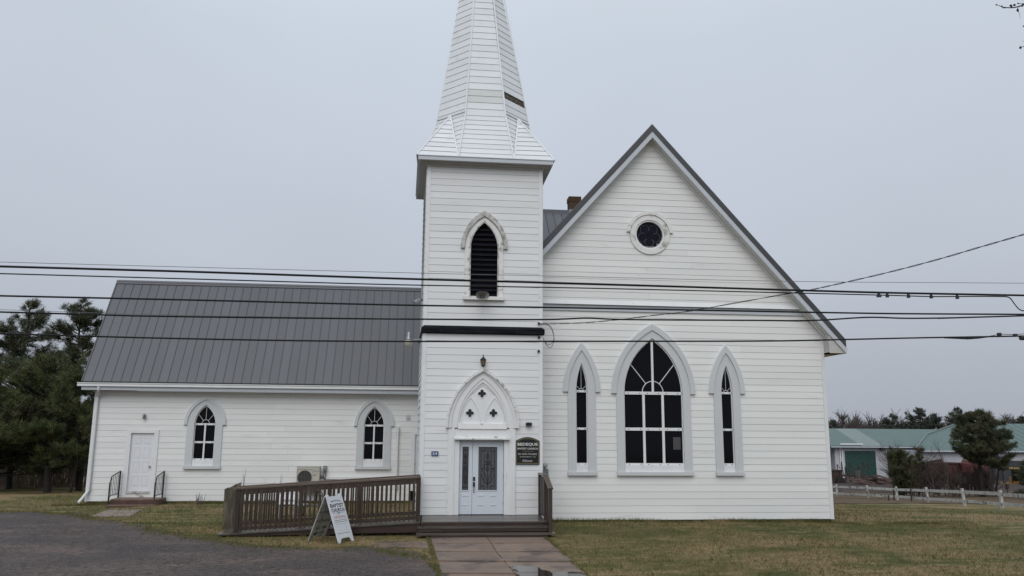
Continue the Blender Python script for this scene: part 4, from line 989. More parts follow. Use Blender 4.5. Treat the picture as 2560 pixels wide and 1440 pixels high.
# insulators and electric meter
for i, (q, lb) in enumerate((((1347, 809), 'black cable knob at the tower corner, above the dark belt'), ((1347.5, 843.5), 'black cable knob at the tower corner, just below the dark belt'), ((1346.5, 878), 'small black knob on the tower corner, lowest of three'))):
    k_ = thing('cable_insulator', lb, 'insulator', 'cable knobs down the tower corner'); p = P(*q, YT-.05)
    MB().lathe([(.02, .03), (.038, .0), (.038, -.035), (.02, -.05)], p, 'y', 10).build('knob', BLACK, k_); MB().box((p.x-.012, p.y+.02, p.z-.012), (p.x+.012, YT-.02, p.z+.012)).build('stem', BLACK, k_)
me_ = thing('electric_meter', 'grey electric meter on the gable wall beside the tower corner', 'meter')
p = P(1359, 1163, YG-.15)
MB().lathe([(.075, 0), (.075, -.05), (.06, -.09), (.02, -.1)], (p.x+.05, YG-.08, p.z), 'y', 14).build('meter_glass', mat('meter_glass', (.35, .37, .38), .15), me_, smooth=True)
MB().box((p.x-.05, YG-.1, p.z-.32), (p.x+.15, YG-.03, p.z-.11)).build('meter_box', mat('meter_grey', (.17, .18, .19), .5), me_)
MB().tube([(p.x+.05, YG-.06, p.z-.12), (p.x+.05, YG-.06, p.z)], .02, 6).build('conduit', MATS['meter_grey'], me_)

# heat pump
CREAM = mat('cream_metal', (.47, .46, .41), .45, (.42, .41, .36), 3)
hp = thing('heat_pump', 'cream outdoor heat pump with round fan grille on the annex wall', 'heat pump')
YH = YA-.5
h0 = P(739, 1230, YH); h1 = P(800, 1167, YH); hz0 = P(760, 1228, YH).z
MB().box((h0.x, YH, hz0), (h1.x, YH+.36, h1.z)).build('case', CREAM, hp, bevel=.015)
MB().box((h0.x-.01, YH-.01, h1.z-.01), (h1.x+.01, YH+.37, h1.z+.015)).build('lid', CREAM, hp)
fc = P(761.5, 1194, YH); fr2 = (P(779, 1194, YH).x-P(743, 1194, YH).x)/2
x0g, x1g = P(741.5, 1190, YH).x, P(781, 1190, YH).x
MB().strip([(x0g, fc.z-.31), (x1g, fc.z-.31), (x1g, fc.z+.31), (x0g, fc.z+.31)], [(x0g+.02, fc.z-.29), (x1g-.02, fc.z-.29), (x1g-.02, fc.z+.29), (x0g+.02, fc.z+.29)], YH-.02, YH-.0, True).build('grille_frame', CREAM, hp)
MB().disc((fc.x, fc.z), fr2, YH-.006, YH-.002, 32).build('fan_opening', BLACK, hp)
mb = MB()
for k in range(13):
    z = fc.z-fr2+2*fr2*(k+.5)/13; hwx = math.sqrt(max(0, fr2**2-(z-fc.z)**2)); mb.tube([(fc.x-hwx, YH-.016, z), (fc.x+hwx, YH-.016, z)], .006, 4)
for k in range(5):
    x = fc.x-fr2+2*fr2*(k+.5)/5; hh = math.sqrt(max(0, fr2**2-(x-fc.x)**2)); mb.tube([(x, YH-.02, fc.z-hh), (x, YH-.02, fc.z+hh)], .004, 4)
mb.build('fan_grille', mat('grille_grey', (.12, .12, .11), .5), hp)
LET = mat('dark_print', (.03, .03, .035), .5)
bp = P(790.5, 1177.5, YH); text('Panasonic', (bp.x, YH-.003, bp.z), .20, .035, LET, hp)
bp = P(790.5, 1183, YH); text('inverter', (bp.x, YH-.003, bp.z), .15, .022, mat('pale_print', (.2, .2, .2), .5), hp)
bp = P(786, 1188.5, YH); MB().box((bp.x-.03, YH-.004, bp.z-.014), (bp.x+.035, YH-.001, bp.z+.014)).build('badge', LET, hp)
MB().box((h0.x+.1, YH+.02, hz0-.06), (h0.x+.15, YA-.02, hz0)).box((h1.x-.15, YH+.02, hz0-.06), (h1.x-.1, YA-.02, hz0)).box((h0.x+.1, YA-.06, hz0-.4), (h0.x+.15, YA-.02, hz0)).box((h1.x-.15, YA-.06, hz0-.4), (h1.x-.1, YA-.02, hz0)).build('wall_bracket', GREYW, hp)
mb = MB(); q = P(801, 1190, YH+.1); 
for dz in (0, -.05, -.09): mb.tube([(h1.x, YH+.15, q.z+dz), (h1.x+.07, YH+.12, q.z+dz+.02), (h1.x+.13, YH+.2, q.z-.08), (h1.x+.17, YA-.08, zc)], .013, 5)
mb.build('hose', BLACK, hp)
eb = thing('disconnect_box', 'grey electrical switch box with two conduits beside the heat pump', 'switch box')
q0_, q1_ = P(808, 1178.5, YA-.1), P(817, 1164.5, YA-.1)
MB().box((q0_.x, YA-.13, q0_.z), (q1_.x, YA-.03, q1_.z)).build('box', MATS['meter_grey'], eb, bevel=.006); MB().box((q0_.x+.015, YA-.137, q0_.z+.1), (q1_.x-.015, YA-.13, q1_.z-.03)).build('cover', mat('cover_grey', (.28, .29, .3), .5), eb)
for dx in (.03, .10): MB().tube([(q0_.x+dx, YA-.08, q0_.z), (q0_.x+dx-.01, YA-.08, q0_.z-.2), (q0_.x+.06, YA-.08, q0_.z-.33)], .014, 6).build('conduit', MATS['meter_grey'], eb)

# ------------------------------------------------------------------ entry deck and steps
dk = thing('entry_steps', 'wet brown wooden deck with three steps below the church entrance', 'steps')
zd = t0-.01
fq = PZ(1210, 1303.5, zd)
YF = fq.y; print('deck', zd, YF)
dx0, dx1 = PZ(1055, 1304, zd).x, PZ(1366, 1301, zd).x
gz0 = float(gz(1.5, YF-.6))
y = YF
nb = 0
while y < YT-.04:
    MB().box((dx0, y, zd-.035+R.uniform(-.002, .001)), (dx1+.02*R.random(), min(y+.134, YT-.03), zd+R.uniform(-.002, .002))).build('deck_board', DECK, dk); y += .14; nb += 1
rise = (zd-gz0)/3.0; run = .30
levels = [zd, P(1210, 1317.5, YF-.3).z, P(1210, 1334.5, YF-.6).z]; print('levels', levels, gz0)
MB().box((dx0, YF+.02, zd-rise), (dx1, YF+.05, zd-.037)).build('riser', RISER, dk)
sx0 = [dx0, dx0-.12, dx0-.14]; sx1 = [dx1, dx1+.04, dx1+.13]
for i in (1, 2):
    yy = YF-run*i
    for q in (0, 1): MB().box((sx0[i], yy+q*.152-.0, levels[i]-.036), (sx1[i], yy+q*.152+.145, levels[i]+R.uniform(-.001, .002))).build('tread', DECK, dk)
    MB().box((sx0[i]+(.35 if i == 2 else .03), yy+.025, levels[i]-rise-(.05 if i == 2 else 0)), (sx1[i]-(.2 if i == 2 else .02), yy+.055, levels[i]-.038)).build('riser', RISER, dk)
for x in (dx0-.02, dx1+.0):
    MB().box((x, YF-.2, gz0-.1), (x+.04, YT, zd-.04)).build('stringer', RISER, dk)
# right hand rail
def post(x, y, z0, z1, par, m=WOOD, s=.09, nm='post'): return MB().box((x-s/2, y-s/2, z0), (x+s/2, y+s/2, z1)).build(nm, m, par)
rr_ = thing('stair_railing', 'short brown wooden stair railing on the right side of the entry steps', 'railing')
pr0 = P(1350, 1185, YT-.15); 
yb0, yb1, yb2 = YT-.15, YF+.25, YF-.35
xr0 = pr0.x; xr1 = P(1364, 1192, yb1).x; xr2 = P(1376, 1230, yb2).x
zt_0 = P(1350, 1185, yb0).z; zt_1 = P(1366, 1190, yb1).z; zt_2 = P(1376, 1224, yb2).z
print('rail tops', zt_0-zd, zt_1-zd, zt_2-gz0)
post(xr0, yb0, zd, zt_0, rr_); post(xr1, yb1, zd-.1, zt_1, rr_); post(xr2, yb2, gz0+rise*.6, zt_2, rr_)
MB().beam((xr0, yb0, zt_0+.02), (xr1, yb1, zt_1+.02), .14, .04).build('hand_rail', WOODT, rr_)
MB().beam((xr1, yb1, zt_1+.02), (xr2, yb2-.06, zt_2+.02), .13, .04).build('hand_rail', WOODT, rr_)
MB().beam((xr0, yb0, zt_0-.1), (xr1, yb1, zt_1-.1), .03, .09).build('top_rail', WOOD, rr_)
MB().beam((xr0, yb0, zd+.12), (xr1, yb1, zd+.10), .03, .09).build('bottom_rail', WOOD, rr_)
MB().beam((xr1, yb1, zd+.06), (xr2, yb2, zd-.36), .03, .09).build('bottom_rail', WOODT, rr_)
nbal = 15
for k in range(1, nbal):
    t = k/nbal; p = Vector((xr0, yb0, 0)).lerp(Vector((xr1, yb1, 0)), t); MB().box((p.x-.02, p.y-.02, zd+.08), (p.x+.02, p.y+.02, zt_0+(zt_1-zt_0)*t-.05)).build('baluster', WOOD, rr_)
for k in range(1, 4):
    t = k/4; p = Vector((xr1, yb1, 0)).lerp(Vector((xr2, yb2, 0)), t); MB().box((p.x-.02, p.y-.02, zd+.04-.4*t), (p.x+.02, p.y+.02, zt_1+(zt_2-zt_1)*t)).build('baluster', WOOD, rr_)

# ------------------------------------------------------------------ wheelchair ramp
rp = thing('wheelchair_ramp', 'long brown wooden wheelchair ramp with balustrades rising to the entry deck', 'ramp')
YP = YF-.05; YQ = YP+1.35
x_l = P(592, 1300, YP).x; x_r = P(1046, 1260, YP).x
zl_top = P(592, 1223, YP).z; zr_top = P(1046, 1195, YP).z
zl_bot = P(592, 1332, YP).z; zr_bot = P(1046, 1304, YP).z
gl_ = lambda x, y=YP: float(gz(x, y))
print('ramp', x_l, x_r, 'top', zl_top, zr_top, 'bot', zl_bot, zr_bot, 'ground', gl_(x_l))
lerp = lambda a, b, t: a+(b-a)*t
def rz(x): return lerp(zl_bot, zr_bot, (x-x_l)/(x_r-x_l))
def tz_(x): return lerp(zl_top, zr_top, (x-x_l)/(x_r-x_l))
x = x_l-.45
while x < x_r-.02:
    z = rz(x); x2 = x+.134
    MB().hexa([(x, YP-.09, z-.035), (x2, YP-.09, rz(x2)-.035), (x2, YQ+.06, rz(x2)-.035), (x, YQ+.06, z-.035)], [(x, YP-.09, z), (x2, YP-.09, rz(x2)), (x2, YQ+.06, rz(x2)), (x, YQ+.06, z)]).build('ramp_board', DECK, rp); x += .14
MB().hexa([(x_l-.2, YP-.04, rz(x_l-.2)-.07), (x_r, YP-.04, rz(x_r)-.26), (x_r, YP+.0, rz(x_r)-.26), (x_l-.2, YP+.0, rz(x_l-.2)-.07)], [(x_l-.2, YP-.04, rz(x_l-.2)-.037), (x_r, YP-.04, rz(x_r)-.037), (x_r, YP, rz(x_r)-.037), (x_l-.2, YP, rz(x_l-.2)-.037)]).build('side_joist', RISER, rp)
bq0, bq1 = P(606, 1218, YQ), P(1046, 1190, YQ)
for (Yr, zt_f, xs0, xs1, full) in ((YP, tz_, x_l, x_r, 1), (YQ, lambda x: lerp(bq0.z, bq1.z, (x-bq0.x)/(bq1.x-bq0.x)), bq0.x, bq1.x, 0)):
    nm = 'front' if full else 'back'
    for t in (0, .5, 1) if full else (0, .333, .667, 1):
        x = lerp(xs0, xs1, t); s = .10
        zb0 = min(gl_(x, Yr), rz(x))-.05
        post(x, Yr, zb0, zt_f(x)-.005, rp, WOOD, s)
    MB().beam((xs0-.09, Yr-.01, zt_f(xs0-.09)+.02), (xs1+.05, Yr-.01, zt_f(xs1+.05)+.02), .15, .04).build('hand_rail', WOODT, rp)
    MB().beam((xs0, Yr-.02, zt_f(xs0)-.085), (xs1, Yr-.02, zt_f(xs1)-.085), .035, .11).build('top_rail', WOOD, rp)
    MB().beam((xs0, Yr-.02, rz(xs0)+.10), (xs1, Yr-.02, rz(xs1)+.10), .035, .085).build('bottom_rail', WOOD, rp)
    n = int((xs1-xs0)/.118)
    for k in range(1, n):
        x = xs0+(xs1-xs0)*k/n+R.uniform(-.006, .006); yy = Yr-.055 if full else Yr+.0
        MB().box((x-.021, yy, rz(x)+.04), (x+.021, yy+.036, zt_f(x)-.04)).build('baluster', WOOD, rp)
# the sawn privacy boards at the left end
pv = thing('board_screen', 'weathered grey upright boards with slanting tops at the low end of the ramp', 'screen')
pts_ = [(563, 1221.5), (572, 1219), (581, 1216.5)]
for i, (px, py) in enumerate(((566.5, 1221), (576, 1218.5), (587, 1212.5), (597, 1208.5))):
    yy = YQ+.25-.05*i; a = P(px-5.2, py, yy); b_ = P(px+5.0, py-2, yy); zb0 = float(gz(a.x, yy))-.04
    lean = P(px-7.5, 1312, yy).x-a.x
    MB().hexa([(a.x+lean*.3, yy, zb0), (b_.x+lean*.3, yy, zb0), (b_.x+lean*.3, yy+.04, zb0), (a.x+lean*.3, yy+.04, zb0)], [(a.x, yy, a.z-.02), (b_.x, yy, b_.z+.01), (b_.x, yy+.04, b_.z+.01), (a.x, yy+.04, a.z-.02)]).build('board', GREYW, pv)
yy = YQ+.3; MB().box((P(563, 1260, yy).x, yy, float(gz(-8, yy))+.3), (P(600, 1260, yy).x, yy+.05, float(gz(-8, yy))+.4)).build('batten', GREYW, pv)

# barbecue and bench seen through the balusters
SILV = mat('silver_metal', (.42, .43, .44), .35, (.32, .33, .34), 5, metal=.3)
bq = thing('gas_barbecue', 'silver lidded gas barbecue standing behind the ramp balusters', 'barbecue')
YB = YQ+2.6; q0 = P(692, 1298, YB); q1 = P(742, 1231, YB); zb0 = float(gz(q0.x, YB)); bw_ = q1.x-q0.x
MB().box((q0.x+.05, YB, zb0+.35), (q1.x-.05, YB+.45, q1.z-.35)).build('cart', BLACK, bq)
for xx in (q0.x, q1.x-.06): MB().box((xx, YB-.02, zb0), (xx+.06, YB+.5, q1.z-.35)).build('leg_panel', SILV, bq)
pr = [(.0, 0), (.03, .16), (.12, .27), (.25, .3), (.38, .26), (.5, .1), (.5, 0)]
mb = MB(); n = len(pr); V_ = [(q0.x, YB+a, q1.z-.35+b) for a, b in pr]+[(q1.x, YB+a, q1.z-.35+b) for a, b in pr]
mb.add(V_, [tuple(range(n)), tuple(range(2*n-1, n-1, -1))]+[(i, n+i, n+(i+1) % n, (i+1) % n) for i in range(n)]); mb.build('lid', mat('pale_lid', (.55, .56, .58), .3, metal=.2), bq)
MB().box((q1.x, YB+.05, q1.z-.39), (q1.x+.3, YB+.4, q1.z-.35)).build('side_shelf', SILV, bq); MB().tube([(q0.x+.08, YB-.04, q1.z-.22), (q1.x-.08, YB-.04, q1.z-.22)], .015, 6).build('handle', SILV, bq)
tb = thing('metal_trolley', 'dark tubular metal trolley beside the barbecue behind the ramp', 'trolley')
q0 = P(755, 1290, YB+.2); 
mb = MB(); x0_, x1_ = q0.x, q0.x+.55; zb0 = float(gz(x0_, YB+.3))
for yy in (YB+.1, YB+.5):
    mb.tube([(x0_, yy, zb0), (x0_, yy, zb0+.75), (x1_-.1, yy, zb0+.75), (x1_, yy, zb0+.65), (x1_, yy, zb0)], .016, 6)
for zz in (.3, .72): mb.tube([(x0_, YB+.1, zb0+zz), (x0_, YB+.5, zb0+zz)], .014, 5); mb.tube([(x1_, YB+.1, zb0+min(zz, .6)), (x1_, YB+.5, zb0+min(zz, .6))], .014, 5)
mb.build('frame', BLACK, tb); MB().box((x0_, YB+.1, zb0+.3), (x1_, YB+.5, zb0+.33)).build('shelf', GREYW, tb)

# ------------------------------------------------------------------ annex steps and rails
st_ = thing('annex_steps', 'two low red sandstone steps below the white annex door', 'steps')
zt1_ = P(340, 1243.5, YA-.1).z; fy = PZ(336, 1248, zt1_).y; print('annex step depth', fy)
fy = max(fy, YA-1.0)
x0_, x1_ = P(274.5, 1254, fy).x, P(397, 1254, fy).x
gzz = float(gz(x0_, fy))
MB().box((x0_, fy, gzz-.2), (x1_, YA-.06, zt1_-.03)).build('upper_block', REDC, st_, bevel=.012); MB().box((x0_+.01, fy+.01, zt1_-.03), (x1_-.01, YA-.065, zt1_)).build('tread', REDT, st_)
z2 = P(330, 1261, fy).z
xx0, xx1 = P(263, 1262, fy-.35).x, P(384, 1262, fy-.35).x
MB().box((xx0, fy-.34, gzz-.2), (xx1, fy-.01, z2-.02)).build('lower_block', REDC, st_, bevel=.012); MB().box((xx0+.01, fy-.33, z2-.02), (xx1-.01, fy-.012, z2)).build('tread', REDT, st_)
for i, (xb, lb) in enumerate(((P(273, 1250, fy).x+.02, 'black iron handrail on the left side of the annex steps'), (P(384, 1250, fy).x+.05, 'black iron handrail on the right side of the annex steps'))):
    hr = thing('handrail', lb, 'handrail', 'iron handrails of the annex steps')
    y0_, y1_ = fy-.12, YA-.12; zb1 = z2 if i == 0 else zt1_; zh = zt1_+.78
    a = Vector((xb, y0_, zb1)); 
    mb = MB().box((xb-.022, y0_-.022, zb1-.01), (xb+.022, y0_+.022, zh-.22)); mb.build('post', BLACK, hr)
    MB().box((xb-.022, y1_-.022, zt1_-.005), (xb+.022, y1_+.022, zh+.12)).build('post', BLACK, hr)
    MB().tube([(xb, y0_, zh-.23), (xb, y0_+.12, zh-.02), (xb, y1_, zh+.12)], .02, 6).build('top_rail', BLACK, hr)
    MB().tube([(xb, y0_, zt1_+.06), (xb, y0_+.2, zt1_+.12), (xb, y1_, zt1_+.14)], .014, 5).build('bottom_rail', BLACK, hr)
    for k in range(1, 6):
        t = k/6; yy = lerp(y0_, y1_, t); MB().tube([(xb, yy, zt1_+.1), (xb, yy, lerp(zh-.2, zh, min(1, t*4)) if t < .2 else lerp(zh-.02, zh+.12, t))], .009, 5).build('baluster', BLACK, hr)

# ------------------------------------------------------------------ paths
def structure(name):
    o = bpy.data.objects.new(name, None); COL.objects.link(o); o['kind'] = 'structure'; return o
def slab(name, quad, m, parent, th=.06, dz=.03, nsub=6, jag=.012):
    """concrete slab on the ground from four (x, y) corners, edges slightly chipped"""
    pts = []
    for i in range(4):
        a, b = Vector(quad[i]), Vector(quad[(i+1) % 4]); k = max(2, int((b-a).length/.12))
        for j in range(k):
            p = a.lerp(b, j/k); s = mnoise.noise(Vector((p.x*6, p.y*6, 3)))*jag*2; d = (b-a).normalized(); pts.append(Vector((p.x-d.y*s, p.y+d.x*s)))
    n = len(pts); zc_ = [float(gz(p.x, p.y)) for p in pts]; zz = sum(zc_)/n+dz+R.uniform(-.004, .004)
    mb = MB(); mb.add([(p.x, p.y, zz) for p in pts]+[(p.x, p.y, zz-th-.05) for p in pts], [tuple(range(n))]+[(i, (i+1) % n, n+(i+1) % n, n+i) for i in range(n)])
    return mb.build(name, m, parent)
wk = structure('front_walkway')
zf = 0
Lx = [(1075.5, 1347.5), (1079.5, 1361.5), (1086, 1381), (1094, 1402), (1103.5, 1429.5), (1114, 1462), (1128, 1500)]
Cx = [(1216.6, 1347.5), (1228, 1361), (1241, 1381), (1262, 1403), (1287.5, 1430.5), (1318, 1464), (1352, 1502)]
Rx = [(1359, 1347), (1377, 1360), (1405, 1380), (1436, 1403), (1463, 1432), (1498, 1466), (1540, 1505)]
gpt = lambda q: PZ(q[0], q[1], float(gz(1.5, 17.5))+.03).xy
for i in range(6):
    for A, B, s in ((Lx, Cx, 0), (Cx, Rx, 1)):
        q = [gpt(A[i]), gpt(B[i]), gpt(B[i+1]), gpt(A[i+1])]
        c = (q[0]+q[1]+q[2]+q[3])/4
        q = [p+(c-p).normalized()*.014 for p in q]
        slab('paving_slab', q, CONC, wk)
# soil in the joints under the slabs
jq = [gpt(Lx[0]), gpt(Rx[0]), gpt(Rx[-1]), gpt(Lx[-1])]
c = (jq[0]+jq[1]+jq[2]+jq[3])/4
poly_sheet('joint_soil', [tuple(p+(c-p).normalized()*-.05) for p in jq], MUD, .015, .4, .06, 8, kind='structure')
wk2 = structure('side_path')
for (a, b) in (((930, 1357), (1072, 1364)), ((928, 1365.5), (1072, 1371.5))):
    z_ = float(gz(-1, 18.5))+.02
    q = [PZ(a[0]+10, a[1]-2, z_).xy, PZ(b[0], a[1]-2, z_).xy, PZ(b[0]+2, b[1]-1, z_).xy, PZ(a[0]+2, b[1]-1, z_).xy]
    slab('paving_slab', q, CONC, wk2, dz=.02, jag=.02)
wk3 = structure('annex_path')
zq = gzz+.02
A_ = [(271.9, 1275), (316, 1275), (358.6, 1274.4)]; B_ = [(225, 1291), (273, 1291), (323.4, 1291)]
for k in range(2):
    m0 = [(A_[k][0]+B_[k][0])/2, 1282.5]; m1 = [(A_[k+1][0]+B_[k+1][0])/2, 1282.5]
    for q in ([A_[k], A_[k+1], m1, m0], [m0, m1, B_[k+1], B_[k]]):
        q = [PZ(p[0], p[1], zq).xy for p in q]; c = (q[0]+q[1]+q[2]+q[3])/4; q = [p+(c-p).normalized()*.01 for p in q]
        slab('paving_slab', q, CONCL, wk3, dz=.02)
# puddles
def puddle(name, outline, zoff):
    pts = []
    n = len(outline)
    for i in range(n):
        a, b = Vector(outline[i]), Vector(outline[(i+1) % n])
        for j in range(5):
            p = a.lerp(b, j/5); s = mnoise.noise(Vector((p.x*5, p.y*5, 1)))*.09; pts.append((p.x+s, p.y+mnoise.noise(Vector((p.x*5, p.y*5, 7)))*.09))
    mb = MB(); mb.add([(x, y, zoff) for x, y in pts], [tuple(range(len(pts)))]); return mb.build(name, WATER, None, kind='structure')
zpd = max(float(gz(1.5, y)) for y in (15.5, 16, 16.5, 17))+.045
puddle('walkway_puddle', [PZ(*q, zpd).xy for q in ((1281, 1412), (1345, 1417), (1362, 1426), (1385, 1433), (1400, 1429), (1455, 1431), (1476, 1446), (1520, 1480), (1400, 1490), (1310, 1470), (1296, 1440), (1290, 1424))], zpd)
zp2 = float(gz(-8, 19))+.02
puddle('gravel_puddle', [PZ(*q, zp2).xy for q in ((-60, 1356), (0, 1353), (30, 1351), (47, 1353), (40, 1359), (20, 1361), (0, 1362.5), (-60, 1364))], zp2)

# ------------------------------------------------------------------ sandwich board
sb = thing('sandwich_board', 'white folding A frame sign on the grass in front of the ramp', 'sandwich board')
hb = Vector((0, 0, 0)); ph = math.radians(58); U = Vector((math.cos(ph), math.sin(ph), 0)); N = Vector((math.sin(ph), -math.cos(ph), 0))
Wd = .60; top = P(816, 1240, 19.0)
gb = float(gz(top.x, 19)); Ysb = 19.0
# depth: the feet at y=1356 rest on the ground
ft = PZ(853, 1357, float(gz(-4, 19))); ft2 = PZ(767, 1354, float(gz(-4, 19)))
Ysb = (ft.y+ft2.y)/2; top = P(813, 1241, Ysb); gb = float(gz(top.x, Ysb)); Hh = top.z-gb; spread = (ft-ft2).length/2
print('sandwich', Ysb, 'height', Hh, 'spread', spread)
PLW = mat('white_plastic', (.62, .64, .68), .4, (.56, .58, .61), 5, .5, .0008, 30); INK = mat('sign_ink', (.02, .02, .03), .6); INKR = mat('red_ink', (.33, .09, .08), .6); PLG = mat('shaded_inner_plastic', (.45, .45, .44), .6, (.22, .24, .20), 6, .4)  # PLG: shade on the sign's inner side put into a darker plastic colour
for sgn, nm in ((1, 'front_panel'), (-1, 'rear_panel')):
    dn = (Vector((0, 0, -Hh))+N*sgn*spread); LN = dn.length; dn.normalize()
    nrm = U.cross(-dn) ; nrm = nrm if nrm.dot(N*sgn) > 0 else -nrm
    O = Vector((top.x, Ysb, top.z))+N*sgn*.02
    def Q(u, v, o=0): return O+U*(u*Wd)+dn*(v*LN)+nrm*o
    prof = [(0, .02), (.04, 0), (.16, 0), (.16, .02), (.84, .02), (.84, 0), (.96, 0), (1, .02), (1, 1), (.86, 1), (.80, .93), (.70, .905), (.30, .905), (.20, .93), (.14, 1), (0, 1)]
    n = len(prof); mb = MB(); mb.add([Q(u, v, .012) for u, v in prof]+[Q(u, v, -.012) for u, v in prof], [tuple(range(n)), tuple(range(2*n-1, n-1, -1))]+[(i, n+i, n+(i+1) % n, (i+1) % n) for i in range(n)])
    pnl = mb.build(nm, PLW if sgn > 0 else PLG, sb)
    if sgn > 0:
        up = -dn
        def T(b, v, wf, hf, m=INK, **k): text(b, Q(.5, v, .0135), Wd*wf, LN*hf, m, pnl, U, up, **k)
        T('BEDEQUE', .115, .62, .030, arc=.02); T('BAPTIST', .215, .84, .080, bold=.01); T('CHURCH', .315, .84, .080, bold=.01); T('OFFERING', .465, .78, .062, INKR)
        def bar(v, t=.006, u0=.1, u1=.9, m=INK): MB().add([Q(u0, v-t, .0136), Q(u1, v-t, .0136), Q(u1, v+t, .0136), Q(u0, v+t, .0136)], [(0, 1, 2, 3)]).build('printed_line', m, pnl)
        bar(.375, .003, .12, .42); bar(.375, .003, .58, .88); bar(.53, .004); bar(.565, .004); bar(.805, .004)
        MB().add([Q(.42, .37, .0136), Q(.58, .37, .0136), Q(.5, .405, .0136)], [(0, 1, 2)]).build('printed_scroll', INK, pnl)
        T('SUN DAY', .61, .62, .028, mat('faded_ink', (.32, .33, .36), .6)); T('..  .:', .72, .5, .06, MATS['faded_ink'])
    else:
        up = -dn
        def T2(b, v, wf, hf, **k): text(b, Q(.5, v, -.0135), Wd*wf, LN*hf, INK, pnl, U, up, off=-.0, **k)
        T2('IN THE BARN', .36, .8, .045); T2('SAT AUG', .56, .84, .062); T2('9-1 PM', .72, .66, .062)
        mb = MB(); mb.add([Q(.30, .83, -.0135), Q(.85, .815, -.0135), Q(.85, .835, -.0135), Q(.30, .85, -.0135), Q(.12, .85, -.0135), Q(.32, .80, -.0135), Q(.32, .885, -.0135)], [(0, 1, 2, 3), (4, 5, 6)]); mb.build('printed_arrow', INK, pnl)
for u in (.1, .9): MB().tube([Vector((top.x, Ysb, top.z))+U*(Wd*(u-.05)), Vector((top.x, Ysb, top.z))+U*(Wd*(u+.05))], .035, 8).build('hinge', PLW, sb)

# ------------------------------------------------------------------ overhead cables
def cr_spline(pts, n=8):
    out = []
    for i in range(len(pts)-1):
        p0, p1, p2, p3 = pts[max(i-1, 0)], pts[i], pts[i+1], pts[min(i+2, len(pts)-1)]
        for j in range(n):
            t = j/n; out.append(.5*((2*p1)+(p2-p0)*t+(2*p0-5*p1+4*p2-p3)*t*t+(3*p1-p0-3*p2+p3)*t**3))
    return out+[pts[-1]]
def cable(label, pix, Y, r, grp='overhead cables crossing before the church', m=CABLE, ext=True):
    pts = [P(x, y, Y) if not callable(Y) else P(x, y, Y(x)) for x, y in pix]
    if ext:
        d = (pts[0]-pts[1]).normalized(); pts = [pts[0]+d*14]+pts; d = (pts[-1]-pts[-2]).normalized(); pts = pts+[pts[-1]+d*14]
    t = thing('overhead_cable', label, 'cable', grp)
    MB().tube(cr_spline(pts, 6), r, 6).build('wire', m, t); return t
THIN = mat('thin_wire_grey', (.12, .12, .13), .5)
cable('thinnest grey overhead wire, topmost on the left above the thick cables', [(0, 655), (500, 668.5), (1060, 683), (1357, 689.6), (1986, 703.5), (2560, 708)], 13.5, .0045, m=THIN)
c2_ = cable('thick black overhead cable with clips at its right end, second from the top at left', [(0, 666), (500, 680), (1000, 696.6), (1440, 708.8), (2007, 726), (2250, 732.5), (2560, 738.5)], 11.0, .015)
cable('medium black cable sagging below the clipped cable and looping down at the right edge', [(0, 684), (500, 698), (1000, 712), (1440, 719.8), (1980, 732.3), (2222, 738.3), (2330, 741.3), (2440, 741), (2500, 741.5), (2523, 744), (2537, 761), (2549, 774), (2562, 777.5)], 10.97, .0085, ext=False)
cable('black overhead cable crossing the middle of the annex roof', [(0, 739.5), (500, 750.5), (1000, 762.5), (1440, 769.8), (2100, 782), (2300, 784.5), (2560, 786)], 11.3, .0125)
cable('wavy black overhead cable rising towards the right edge, below the annex roof cable', [(0, 780), (390, 790.5), (1000, 797.5), (1330, 799), (1413, 797.3), (1471, 795.3), (1576, 799), (1900, 801), (1980, 801.7), (2057, 800), (2171, 793.3), (2265, 795.7), (2383, 794.5), (2560, 789.5)], 11.1, .0115)
cable('lowest black overhead cable, passing just below the dark tower belt', [(0, 834), (190, 839.6), (390, 845), (700, 851), (1000, 853.5), (1440, 853.2), (1900, 852.6), (2100, 849), (2300, 844.5), (2560, 840)], 11.2, .0115)
cable('thin wire riding just above the wavy cable over the annex roof', [(0, 774), (205, 781), (390, 786.5), (600, 790.5), (1000, 796)], 11.08, .003, m=THIN, ext=False)
mb_c = thing('cable_splice', 'black bulging splice bundle on the lowest cable at the right edge', 'splice')
MB().tube([P(2360, 845.5, 11.17), P(2420, 846.5, 11.17), P(2445, 845, 11.17), P(2480, 841.5, 11.17)], [.003, .014, .012, .004], 6).build('sleeve', CABLE, mb_c)
MB().tube([P(2551, 845, 11.15), P(2575, 845, 11.15)], .036, 10).build('closure', BLACK, mb_c)
MB().tube([P(2470, 841, 11.15), P(2500, 835.5, 11.15), P(2538, 836.5, 11.15), P(2562, 834.5, 11.15)], .005, 5).build('tail_wire', CABLE, mb_c)
for q in ((2498, 835.5), (2538, 838)): a = P(*q, 11.15); MB().box((a.x-.025, a.y-.02, a.z-.025), (a.x+.025, a.y+.02, a.z+.02)).build('clamp', BLACK, mb_c)
for i, px in enumerate((2197, 2218, 2271, 2328, 2393)):
    cp = thing('cable_clip', 'small black clip hanging under the thick cable, number %s from the left' % ('one', 'two', 'three', 'four', 'five')[i], 'clip', 'clips under the thick cable'); a = P(px, 726+(px-2007)*.0225+7.5, 10.98)
    s = .02 if i else .035
    MB().hexa([(a.x-s, a.y-.02, a.z-.03), (a.x+s, a.y-.02, a.z-.03), (a.x+s, a.y+.02, a.z-.03), (a.x-s, a.y+.02, a.z-.03)], [(a.x-.01, a.y-.015, a.z+.03), (a.x+.01, a.y-.015, a.z+.03), (a.x+.01, a.y+.015, a.z+.03), (a.x-.01, a.y+.015, a.z+.03)]).build('clamp', BLACK, cp)
